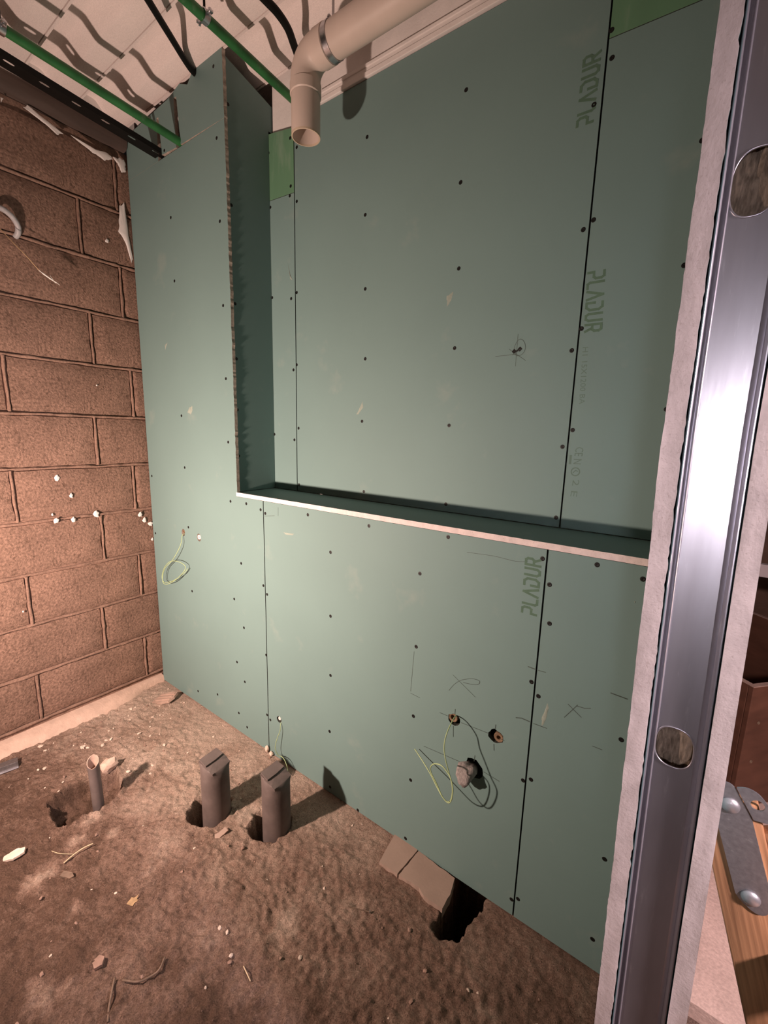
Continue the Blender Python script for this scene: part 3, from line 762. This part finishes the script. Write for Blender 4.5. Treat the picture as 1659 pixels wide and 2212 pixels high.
# beige drain pipe: hanging open leg, elbow, run to the right, strap
AX, AY, AZ = 1.24, .02, 2.766; R_ = .0495
dp = empty('drain_pipe', (AX, AY, 2.53), label='beige plastic drain pipe with an open end hanging down', cat='drain pipe')
O = Vector((AX, AY, 2.53))
def pl(prof, T_, name, mt, **k):
    mb = MB(); mb.lathe(prof, 40, T_, close=True); o = mb.obj(name, mt, dp, **k); auto_smooth(o, 40); return o
pl([(R_, .005), (R_, .165), (R_-.0035, .165), (R_-.0035, .005)], Matrix.Identity(4), 'pipe_leg', M['pvc'])
mb = MB(); mb.lathe([(R_-.0035, .003), (R_, .0035), (R_+.0001, .009), (R_-.0036, .009)], 40, close=True); mb.obj('pipe_rim', M['pvcin'], dp)
# socket and elbow
pl([(R_+.0005, .126), (R_+.0036, .129), (R_+.0036, .160), (R_+.0005, .163)], Matrix.Identity(4), 'pipe_socket', M['pvc'])
rb = .062; zc = AZ-2.53; pts = [Vector((0, 0, .150)), Vector((0, 0, zc-rb))]
for i in range(1, 13):
    t = math.pi/2*i/12; pts.append(Vector((rb-rb*math.cos(t), 0, zc-rb+rb*math.sin(t))))
pts.append(Vector((rb+.020, 0, zc)))
o = MB().tube(pts, R_+.0012, 40, cap=False).obj('pipe_elbow', M['pvc'], dp, smooth=True)
TX = Matrix.Translation((0, 0, zc)) @ Matrix.Rotation(math.pi/2, 4, 'Y')
pl([(R_+.0005, .070), (R_+.0038, .072), (R_+.0038, .112), (R_+.0005, .114)], TX, 'pipe_socket', M['pvc'])
pl([(R_, .08), (R_, 1.9), (R_-.0035, 1.9), (R_-.0035, .08)], TX, 'pipe_run', M['pvc'])
st = pl([(R_+.001, .116), (R_+.0026, .116), (R_+.0026, .136), (R_+.001, .136)], TX, 'pipe_strap', M['steel'])
mb = MB().box((.117, -.012, zc+R_+.002), (.135, .012, zc+R_+.010), bev=.001)
mb.lathe([(.006, 0), (.006, .008), (.003, .010), (0, .010)], 6, Matrix.Translation((.126, -.014, zc+R_+.006)) @ Matrix.Rotation(math.pi/2, 4, 'X'))
mb.obj('strap_bolt', M['steel'], dp)
MB().tube([(.126, 0, zc+R_+.008), (.126, 0, 2.99-2.53)], .004, 8).obj('threaded_rod', M['steel'], dp)

# ------------------------------------------------------------------ sealed pipe stubs in the floor
def stub(c, label, ang, top=.232):
    e = empty('sealed_pipe', (c[0], c[1], -.12), label=label, cat='pipe')
    n = 40; V = []; F = []
    r = .054; ca, sa = math.cos(ang), math.sin(ang)
    rot = lambda X, Y, z: (X*ca-Y*sa, X*sa+Y*ca, z)
    lv = [(0, 0), (.10, 0), (.22, 0), (.29, 0), (top+.12-.034, .0), (top+.12-.020, .12), (top+.12-.008, .42), (top+.12-.001, .75), (top+.12, 1.0)]
    tilt = lambda X: -.24*X                                                    # the pressed top slopes down on one side
    for z, k in lv:
        for i in range(n):
            t = 2*math.pi*i/n; cx, cy = math.cos(t), math.sin(t)
            sc = max(abs(cx)/1.0, abs(cy)/1.0)
            bx, by = .0400*cx/sc, .0435*cy/sc
            X = r*cx*(1-k)+bx*k; Y = r*cy*(1-k)+by*k
            wz = max(0, min(1, (z-.29)/(top+.12-.29)))
            q = noise.noise(Vector((cx*2, cy*2, z*14+c[0]*9)))
            V.append(rot(X*(1+.012*q), Y*(1+.012*q), z+wz*tilt(X)*(1 if X < 0 else 1+9*X)))
    L = len(lv)
    for j in range(L-1):
        for i in range(n): F.append((j*n+i, j*n+(i+1) % n, (j+1)*n+(i+1) % n, (j+1)*n+i))
    b = len(V); V.append((0, 0, top+.12+.001))
    F += [((L-1)*n+i, (L-1)*n+(i+1) % n, b) for i in range(n)]
    o = obj('pipe_body', V, F, M['greypvc'], e); auto_smooth(o, 30)
    z = top+.12                                                                # flap folded over the half towards the block wall
    fl = [(-.0395, -.038), (.002, -.0415), (.004, .0), (.001, .0425), (-.0385, .041)]
    V = [rot(x, y, z+tilt(x)+.0010) for x, y in fl] + [rot(x, y, z+tilt(x)+.0052+(.002 if x > 0 else 0)) for x, y in fl]
    m5 = 5
    o = obj('folded_flap', V, [tuple(range(4, -1, -1)), tuple(range(5, 10))]+[(i, (i+1) % 5, 5+(i+1) % 5, 5+i) for i in range(5)], M['greypvc'], e)
stub(STUB1, 'sealed grey pipe stub with folded top, nearer the block wall', math.radians(6))
stub(STUB2, 'sealed grey pipe stub with folded top, nearer the green wall', math.radians(2))
# slim open pipe in the trench
e = empty('open_pipe', (STUB0[0], STUB0[1], -.09), label='slim grey open pipe with broken slanted top in the shallow pit', cat='pipe')
n = 20; V = []; F = []
for z, rr, top in ((0, .0205, 0), (.15, .0205, 0), (.290, .0205, 1), (.290, .0180, 1), (.10, .0180, 0)):
    for i in range(n):
        t = 2*math.pi*i/n
        dz = top*(.018*math.cos(t-2.6)+.006*noise.noise(Vector((math.cos(t)*2, math.sin(t)*2, 3))))
        V.append((rr*math.cos(t)+.0*z, rr*math.sin(t)-.02*z, z+dz))
for j in range(4):
    for i in range(n): F.append((j*n+i, j*n+(i+1) % n, (j+1)*n+(i+1) % n, (j+1)*n+i))
o = obj('pipe_body', V, F, [M['greypvc'], M['tile']], e, fm=[0]*(2*n)+[1]*(2*n)); auto_smooth(o, 40)

# ------------------------------------------------------------------ debris on the floor
def at_floor(px, py, dz=0):
    h = hit(px, py, 2, 0)
    for _ in range(3): h = hit(px, py, 2, hz(h.x, h.y))
    return Vector((h.x, h.y, hz(h.x, h.y)+dz))
# tile fragment in the corner
c = at_floor(358,1512, .004)
tf = empty('tile_fragment', c, label='ribbed tile fragment lying in the corner by the green wall', cat='rubble'); tf.rotation_euler = (math.radians(7), math.radians(-14), math.radians(24))
outl = [(-.062,-.034),(-.02,-.042),(.05,-.036),(.062,.0),(.058,.038),(.0,.044),(-.045,.030)]
Vv, Ff, Mm = slab(outl, (), 0, .014); Vv = [(a_, c_, .014-b_) for a_, b_, c_ in Vv]
obj('tile_body', Vv, [tuple(reversed(f)) for f in Ff], M['tile'], tf)
for i in range(3): MB().box((-.045+.0*i, -.026+.022*i, .012), (.050, -.014+.022*i, .018), bev=.002).obj('tile_rib', M['tile'], tf)
bm = bmesh.new(); bmesh.ops.create_icosphere(bm, subdivisions=2, radius=1)
for v in bm.verts: v.co = Vector((v.co.x*.026, v.co.y*.034, v.co.z*.028))*(1+.5*noise.noise(v.co*1.6+Vector((31, 0, 0))))
p_ = at_floor(240,1690); ml = MB().bm(bm).obj('mortar_lump', M['foot'], label='pinkish lump of mortar in the shallow pit behind the slim pipe', cat='rubble'); ml.location = (p_.x, p_.y, p_.z+.008)
# metal channel offcut at the left edge
c = at_floor(40,1652, .001); c2 = at_floor(-70,1692, .001)
ch = empty('channel_offcut', c, label='short grey metal channel offcut at the left edge of the floor', cat='metal offcut'); ch.rotation_euler = (0, 0, math.atan2(c.y-c2.y, c.x-c2.x))
MB().box((-.16, -.018, .026), (0, .018, .0275), 0, .0004).obj('channel_web', M['plate'], ch)
for s_ in (-1, 1):
    MB().box((-.16, s_*.018-.0008, 0), (0, s_*.018+.0008, .027)).obj('channel_flange', M['plate'], ch)
    MB().box((-.16, min(s_*.018, s_*.026), 0), (0, max(s_*.018, s_*.026), .0014)).obj('channel_lip', M['steel'], ch)
# scraps
def scrap(name, px, outline, th, mt, label, cat, rot=0, tilt=(0, 0), dz=.002):
    pts = []
    for i in range(len(outline)): pts += jag(outline[i], outline[(i+1) % len(outline)], .006, .002, i+px[0])
    Vv, Ff, Mm = slab(pts, (), 0, th); Vv = [(a_, c_, th-b_) for a_, b_, c_ in Vv]
    o = obj(name, Vv, [tuple(reversed(f)) for f in Ff], mt, label=label, cat=cat)
    o.location = at_floor(*px, dz); o.rotation_euler = (tilt[0], tilt[1], rot); return o
scrap('board_scrap', (473,1805), [(-.012,-.032),(.010,-.036),(.016,.0),(.008,.036),(-.012,.026),(-.006,.0)], .006, M['mslab'], 'small grey green scrap of board in front of the sealed pipes', 'scrap', math.radians(-20), (.25, .15))
scrap('plaster_chip', (33,1848), [(-.030,-.013),(.0,-.020),(.030,-.008),(.028,.012),(.0,.018),(-.032,.004)], .008, M['chip'], 'large pale plaster chip near the left edge of the dirt floor', 'rubble', math.radians(60), (.1, -.12))
scrap('dry_leaf', (290,1950), [(-.022,-.002),(-.004,-.012),(.004,-.003),(.024,-.006),(.008,.004),(.014,.018),(.0,.010),(-.008,.014)], .0012, M['leaf'], 'curled tan dry leaf on the dark dirt in the foreground', 'leaf', math.radians(70), (.35, .3), .005)
scrap('wood_chip', (145,1893), [(-.02,-.008),(.015,-.010),(.024,.0),(.010,.010),(-.018,.009)], .007, M['twig'], 'small dark bark chip below the long straw', 'wood chip', math.radians(35), (.1, .2))
scrap('clay_shard', (213,1990+90), [(-.014,-.012),(.008,-.014),(.016,.004),(.002,.016),(-.014,.008)], .010, M['stone'], 'dark clay shard half sunk in the foreground dirt', 'rubble', 0, (.1, .1), -.003)
def stick(name, pts, r, mt, label, cat):
    P = [at_floor(x, y, dz) for x, y, dz in pts]
    MB().tube(spline(P, 5), r, 7).obj(name, mt, smooth=True, label=label, cat=cat, origin=P[0])
stick('straw', [(138,1868,.006),(160,1852,.012),(182,1838,.014),(202,1828,.012)], .0022, M['straw'], 'long pale straw lying left of the scrap', 'straw')
stick('thin_straw', [(112,1842,.006),(130,1848,.008),(158,1849,.008)], .0011, M['straw'], 'thin curved straw touching the long straw', 'straw')
stick('twig', [(233,2210,.004),(236,2180,.008),(243,2145,.010),(248,2118,.008)], .0028, M['twig'], 'upright brown twig at the bottom of the photo', 'twig')
stick('root', [(265,2120,.005),(300,2126,.009),(330,2112,.009),(345,2098,.008),(356,2072,.006)], .0026, M['twig'], 'crooked brown root in the foreground dirt', 'root')
stick('grass_stalk', [(526,2090,.005),(534,2108,.007),(541,2122,.004)], .0016, M['straw'], 'faint grass stalk in the centre of the foreground dirt', 'straw')
nl = empty('nail', at_floor(752,1960,.004), label='long thin nail with bright head near the mortar slab', cat='nail')
a = at_floor(752,1960,.004)-nl.location; b = at_floor(798,1974,.008)-nl.location
MB().tube([a, b], .0017, 8).obj('nail_shank', M['twig'], nl); MB().tube([b, b+(b-a).normalized()*.002], .0042, 10).obj('nail_head', M['steel'], nl)
# gypsum crumbs at the board seam
for i, (x, y) in enumerate(((577,1617),(586,1628))):
    bm = bmesh.new(); bmesh.ops.create_icosphere(bm, subdivisions=2, radius=1)
    h = hit(x, y, 1, -.010); h.z = max(h.z, .008)
    for v in bm.verts: v.co = Vector((v.co.x*.011, v.co.y*.009, v.co.z*(.018 if i == 0 else .011)))*(1+.3*noise.noise(v.co*2+Vector((i*5, 0, 0))))
    MB().bm(bm).obj('gypsum_crumb', M['chip'], label=['upright pale gypsum crumb at the foot of the board seam', 'low pale gypsum crumb beside the foot of the board seam'][i], cat='rubble').location = h
# loose chips and pebbles
protos = []
for k in range(6):
    bm = bmesh.new(); bmesh.ops.create_icosphere(bm, subdivisions=1, radius=1)
    for v in bm.verts: v.co *= 1+.45*noise.noise(v.co*1.4+Vector((k*9, 0, 0))); v.co.z *= .55
    mb = MB().bm(bm)
    protos.append((mesh_of('mortar_chip', mb.V, mb.F, M['chip']), mesh_of('pebble', mb.V, mb.F, M['stone'])))
def free(x, y, m_=.0):
    for (q, dp_, ed), bb in zip(PITS, BBOX):
        if bb[0] < x < bb[1] and bb[2] < y < bb[3] and sdf((x, y), q) < .02: return False
    return True
placed = [(178,1615,.016),(98,1622,.012),(180,1614,.012),(190,1616,.010),(97,1660,.013),(88,1613,.016),(75,1590,.018),(132,1578,.014),(355,1610,.010),(277,1668,.013),(330,1654,.010),(212,1545,.012),(283,1532,.011),(240,1596,.012),(222,1610,.013),(230,1600,.011),(300,1585,.012),(330,1550,.012),(325,1590,.010),(250,1930,.007),(700,1920,.007),(648,2070,.009),(1012,1990+150,.007),(490,2015,.009)]
cnt = 0
for px, py, s in placed:
    p = at_floor(px, py)
    o = bpy.data.objects.new('mortar_chip', protos[cnt % 6][0]); cnt += 1
    o.location = (p.x, p.y, hz(p.x, p.y)+s*.2); o.rotation_euler = (random.uniform(-.3, .3), random.uniform(-.3, .3), random.uniform(0, 6)); o.scale = (s*.9, s*.65, s*.6)
    finish(o, None, 'small pale mortar chip lying loose on the dirt floor', 'rubble', 'mortar chips scattered over the dirt')
for i in range(230):
    if i < 120: x, y = abs(random.gauss(0.05, .33)), -abs(random.gauss(0, .45))
    else: x, y = random.uniform(.05, 2.4), random.uniform(-1.1, -.02)
    if not free(x, y) or y < -1.2 or (x < .075) or y > -.014: continue
    pale = random.random() < (.8 if i < 120 else .35)
    s = random.choice([.003, .0035, .004, .005, .006, .0075])
    o = bpy.data.objects.new('mortar_chip' if pale else 'pebble', protos[i % 6][0 if pale else 1])
    o.location = (x, y, hz(x, y)+s*.2); o.rotation_euler = (random.uniform(-.4, .4), random.uniform(-.4, .4), random.uniform(0, 6)); o.scale = (s, s*.8, s*.8)
    if pale: finish(o, None, 'small pale mortar chip lying loose on the dirt floor', 'rubble', 'mortar chips scattered over the dirt')
    else: finish(o, None, 'small brown pebble lying loose on the dirt floor', 'pebble', 'brown pebbles scattered over the dirt')
mb = MB()
for i in range(1800):
    x, y = random.uniform(.06, 2.42), -abs(random.gauss(0, .55))-.01
    if y < -1.2 or not free(x, y) or (x < .22 and y < -.55): continue
    s = random.uniform(.0010, .0024); z = hz(x, y)+s*.3; a_ = random.uniform(0, 6)
    mb.add([(x+s*math.cos(a_+q), y+s*math.sin(a_+q), z+s*.6*w_) for q, w_ in ((0, 0), (2.1, .2), (4.2, 0))]+[(x, y, z+s)], [(0,1,3),(1,2,3),(2,0,3)])
mb.obj('grit', M['stone'], kind='stuff', label='fine grit strewn over the dirt floor', cat='grit')

# ------------------------------------------------------------------ cut end of the partition wall on the right
YE = -.694; XL0, XL1, XR0, XR1 = 2.4627, 2.4797, 2.5324, 2.5490
wr = empty('wall_right', (2.50, YE, 0), kind='structure', label='cut end of a stud partition, two boards on a metal stud')
def lean(z): return .0185*max(0, 1.53-z)-.004*max(0, z-1.53)
def W(x, y, z): return Vector((x+lean(z)-2.50, y-YE, z))
ZB, ZTOP = -.05, 3.03
def edge_board(x0, x1, label, seed, ylen):
    n = 560; V = []; F = []; Mi = []
    cols = 5; rag = seed < 2
    for i in range(n+1):
        z = ZB + (ZTOP-ZB)*i/n
        nn = lambda f, o: noise.noise(Vector((z*f, seed, o)))
        wob = .0007*nn(45, 0)+.0005*nn(150, 3)+.0009*nn(11, 8) if rag else .0002*nn(30, 4)
        wo2 = .0008*nn(55, 9)+.0013*nn(120, 5)-.0012*max(0, nn(38, 7)-.15) if rag else .0
        row = [W(x0, YE+ylen, z)]
        for j in range(cols):
            t = (0, .035, .5, .965, 1)[j]; x = x0+wob*(1-t) + (x1-x0)*t + wo2*t
            yy = YE + .0005*noise.noise(Vector((z*26, t*3, seed+20)))
            row.append(W(x, yy, z))
        row.append(W(x1, YE+ylen, z)); V += row
        if i:
            b = (cols+2)*i
            for j in range(cols+1):
                F.append((b-cols-2+j, b-cols-1+j, b+j+1, b+j)); Mi.append(0 if j in (0, cols) else 1)
    o = obj('plasterboard_panel', V, F, [M['green'], M['gyp']], wr, Mi, label=label); auto_smooth(o, 50)
edge_board(XL0, XL1, 'rough cut edge of the left board', 1, 1.0)
edge_board(XR0, XR1, 'straight speckled edge of the right board', 2, .80)
# stud: web with service holes, stiffening grooves, flanges; it stands with its back to the opening
SX = XL1+.0004
def ell(cz, rx, rz, n=30, e_=2.5):
    return [((abs(math.cos(t))**(2/e_))*math.copysign(1, math.cos(t))*rx, cz+(abs(math.sin(t))**(2/e_))*math.copysign(1, math.sin(t))*rz) for t in [2*math.pi*i/n for i in range(n)]]
hl = hit(1450,1613,1,YE+.005); hu = hit(1637,391,1,YE+.005)
HXl = SX+.0245
holes = [(hl.z, .0172, .0225), (hu.z, .0172, .0265), (.30, .0172, .0225), (2.55, .0172, .0225)]
nz = 60; zs = [ZB+(ZTOP-ZB)*i/nz for i in range(nz+1)]
outl = [(SX+.0085, z) for z in zs] + [(SX+.0425, z) for z in reversed(zs)]
Vv, Ff, Mm = slab(outl, [[(HXl+a_, b_) for a_, b_ in ell(c_, rx, rz)] for c_, rx, rz in holes], YE+.0050, .0010)
obj('stud_web', [W(*v) for v in Vv], Ff, M['stud'], wr)
def strip(name, prof):
    V = []; F = []; n = len(prof)
    for i, z in enumerate(zs):
        V += [W(SX+x, YE+y, z) for x, y in prof]
        if i:
            for j in range(n-1): F.append(((i-1)*n+j, (i-1)*n+j+1, i*n+j+1, i*n+j))
    o = obj(name, V, F, M['stud'], wr); auto_smooth(o, 60)
strip('stud_flange', [(.0004, .05), (.0004, .0035), (.0010, .0018), (.0020, .0012), (.0028, .0020), (.0034, .0048), (.0058, .0062), (.0066, .0052), (.0070, .0036), (.0077, .0032), (.0083, .0040), (.0086, .0050)])
strip('stud_flange', [(.0424, .0050), (.0432, .0054), (.0470, .0076), (.0482, .0066), (.0488, .0030), (.0496, .0014), (.0506, .0014), (.0514, .0030), (.0516, .05)])
for c_, rx, rz in holes[:2]:
    pts = [W(HXl+a_, YE+.0052, b_) for a_, b_ in ell(c_, rx, rz, 44)]; pts.append(pts[0])
    MB().tube(pts, .0010, 6, cap=False).obj('hole_rim', M['stud'], wr, smooth=True)
# mineral wool behind the web
V = []; F = []
nz = 420
for i in range(nz+1):
    z = ZB+(ZTOP-ZB)*i/nz
    for j in range(15):
        x = XL1+.0015+(XR0-XL1-.003)*j/14
        V.append(W(x, YE+.0125+.0050*noise.noise(Vector((x*190, z*40, 0)))+.0030*noise.noise(Vector((x*420, z*110, 3))), z))
        if i and j: b = 15*i+j; F.append((b-16, b-15, b, b-1))
obj('insulation', V, F, M['wool'], wr, smooth=True, label='brown mineral wool seen through the stud holes')
# partition core beyond the stud (never seen, stops light)
mb = MB()
mb.add([W(x, y, z) for z in (ZB, 1.53, ZTOP) for x, y in ((XL1+.001, YE+.055), (XR0-.001, YE+.055), (XR0-.001, .335), (XL1+.001, .335))],
       [(0,1,5,4),(1,2,6,5),(2,3,7,6),(3,0,4,7),(4,5,9,8),(5,6,10,9),(6,7,11,10),(7,4,8,11),(3,2,1,0),(8,9,10,11)])
mb.obj('partition_core', M['wool'], wr)

# ------------------------------------------------------------------ the other room: slab floor, brown wall, crate, ladder
sl = [(2.5725, .075)]
SX0 = 2.585
for i in range(40): 
    x = SX0+.0465*i; sl.append((x, .085+.012*noise.noise(Vector((x*25, 3, 3)))+.006*noise.noise(Vector((x*80, 1, 3)))++.004*noise.noise(Vector((x*160, 2, 3)))))
sl += [(4.42, 2.45), (SX0, 2.45)]
Vv, Ff, Mm = slab(sl[1:], (), 0, 1)
Vv = [(a_, c_, .0 if b_ < .5 else -.14) for a_, b_, c_ in Vv]
obj('concrete_slab', Vv, [tuple(reversed(f)) for f in Ff], M['slab'], floor, label='pale dusty concrete floor with a broken front edge')
MB().box((2.5, 2.45, -.2), (4.6, 2.65, 3.07)).obj('wall_far', M['brownwall'], kind='structure', label='dark brown wall at the end of the other room')
MB().box((4.43, -3.3, -.2), (4.6, 2.5, 3.07)).obj('wall_outer', M['conc'], kind='structure', label='concrete wall on the far right, outside the photo')
MB().box((-.3, -3.5, -.2), (4.6, -3.3, 3.07)).obj('wall_front', M['conc'], kind='structure', label='concrete wall behind the camera')
bt = MB().box((2.60, 1.62, .865), (3.55, 1.66, .93), bev=.003).obj('batten', M['batten'], label='pale horizontal batten above the brown crate', cat='batten', origin=(3.07, 1.64, .865))
# legs for the batten (trestle)
crp = hit(1629,1484,1,.97); 
cr = empty('wooden_crate', (crp.x, crp.y, 0), label='dark brown wooden crate with paler top edges behind the partition', cat='crate'); cr.rotation_euler = (0, 0, math.radians(48))
hc = crp.z; sz = .80; th = .02
def side_board(a, b, name='crate_side'):
    o = MB(); o.box(a, b, 0, .002); q = o.obj(name, M['crate'], cr)
    o = MB().box((a[0], a[1], b[2]), (b[0], b[1], b[2]+.004)); o.obj('side_edge', M['cratetop'], cr, label='pale top edge')
side_board((0, 0, .0), (sz, th, hc-.004)); side_board((0, th+.001, .0), (th, sz, hc-.004))
side_board((sz-th, th+.001, 0), (sz, sz, hc-.004)); side_board((th+.001, sz-th, 0), (sz-th-.001, sz, hc-.004))
for (x, z) in ((.06, .40), (.06, .22), (.06, .06), (.30, .40), (.30, .06)):
    if z < hc:
        s1 = bpy.data.objects.new('crate_screw', MB().lathe([(.007, 0), (.006, .002), (0, .002)], 10).obj('tmp', M['brass']).data)
        bpy.data.objects.remove(bpy.data.objects['tmp'])
        s1.rotation_euler = (math.pi/2, 0, 0); s1.location = (x, 0, z); finish(s1, cr)
        s2 = s1.copy(); s2.rotation_euler = (0, -math.pi/2, 0); s2.location = (0, x, z); finish(s2, cr)

# wooden stepladder, its hinge end in view
lad = empty('step_ladder', (3.0, -.55, 0), label='pine stepladder with riveted zinc hinge plates right of the partition', cat='ladder')
LO = Vector((3.0, -.55, 0))
hp = CAM + ray(1592,1745)*.75                    # hinge height region
legdir = (CAM+ray(1610,2212)*.75) - (CAM+ray(1525,1810)*.75); legdir.y = 0; legdir.normalize()
pT = CAM+ray(1525,1810)*.75; yl = pT.y
perp = Vector((-legdir.z, 0, legdir.x)); perp = perp if perp.x > 0 else -perp
def member(name, p0, p1, pv, wd, y0, y1, mt='pine', bev=.003):
    d = (p1-p0).normalized(); L = (p1-p0).length
    mb = MB(); mb.box((0, 0, 0), (wd, y1-y0, L), 0, bev)
    Mx = Matrix(((pv.x, 0, d.x, p0.x), (0, 1, 0, y0), (pv.z, 0, d.z, p0.z), (0, 0, 0, 1)))
    Vv = [Mx @ v - LO for v in mb.V]
    fl = (pv.x*1*d.z - d.x*1*pv.z) < 0
    F = [tuple(reversed(f)) for f in mb.F] if fl else mb.F
    # keep the grain along the member: own local frame
    o = obj(name, mb.V, mb.F, M[mt], lad)
    o.matrix_local = Matrix.Translation(-LO) @ Mx if not fl else Matrix.Translation(-LO) @ Mx
    auto_smooth(o, 40); return o
topP = pT - legdir*((.930-pT.z)/(-legdir.z)); 
t_floor = (topP.z-.004)/(-legdir.z); footP = topP+legdir*t_floor
W1 = .082
near = yl-.46
for (ya, yb) in ((yl, yl+.024), (near, near+.024)):
    member('ladder_stile', footP, topP, perp, W1, ya, yb)
leg2 = (legdir+Vector((.42, 0, 0))).normalized(); perp2 = Vector((-leg2.z, 0, leg2.x)); perp2 = perp2 if perp2.x > 0 else -perp2
top2 = topP+perp*(W1+.006)+Vector((0, 0, -.055)); t2 = (top2.z-.004)/(-leg2.z); foot2 = top2+leg2*t2
for (ya, yb) in ((yl+.004, yl+.026), (near, near+.022)):
    member('ladder_leg', foot2, top2, perp2, .05, ya, yb)
for k in range(1, 4):
    c = topP+legdir*(t_floor*k/4)
    MB().box((c.x-LO.x+.062, near+.024-LO.y, c.z-.011), (c.x-LO.x+.135, yl-LO.y, c.z+.011), 0, .003).obj('ladder_step', M['pine'], lad)
# hinge plates on the room side of the far stile
def plate(name, outline_px, t, yfront, th=.003, hole=None):
    pts = [((CAM+ray(x, y)*((yfront-CAM.y)/ray(x, y).y)).x, (CAM+ray(x, y)*((yfront-CAM.y)/ray(x, y).y)).z) for x, y in outline_px]
    hs = []
    if hole:
        hc_ = hit(*hole, 1, yfront); hs = [circle(hc_.x, hc_.z, .009, 16, 0, 0)]
    Vv, Ff, Mm = slab(pts, hs, yfront, th)
    return obj(name, [Vector(v)-LO for v in Vv], Ff, M['plate'], lad)
def rnd(l, n=4): return [(p.x, p.y) for p in spline([(a_, b_, 0) for a_, b_ in l], n)]
yp = yl-.0035
pl1 = [(1541,1745),(1545,1700)] + rnd([(1545,1700),(1548,1690),(1560,1688),(1578,1694),(1590,1705)]) + [(1625,1772),(1632,1800),(1658,1905)] + rnd([(1668,1930),(1672,1958),(1655,1978),(1630,1972),(1600,1945),(1588,1928)]) 
plate('hinge_plate', pl1, .75, yp)
pl2 = [(1592,1704)] + rnd([(1592,1702),(1615,1704),(1640,1718),(1660,1742)]) + [(1680,1760),(1690,1790),(1628,1772)]
plate('hinge_plate', pl2, .75, yp-.0015, hole=(1637,1741))
for (x, y, r) in ((1577,1739,.0135), (1621,1940,.0135)):
    c = hit(x, y, 1, yp); mb = MB()
    mb.lathe([(r, 0), (r*.96, .002), (r*.8, .0045), (r*.5, .0065), (r*.2, .0073), (0, .0075)], 24, Matrix.Translation(c-LO) @ Matrix.Rotation(math.pi/2, 4, 'X'))
    o = mb.obj('rivet', M['rivet'], lad, smooth=True)
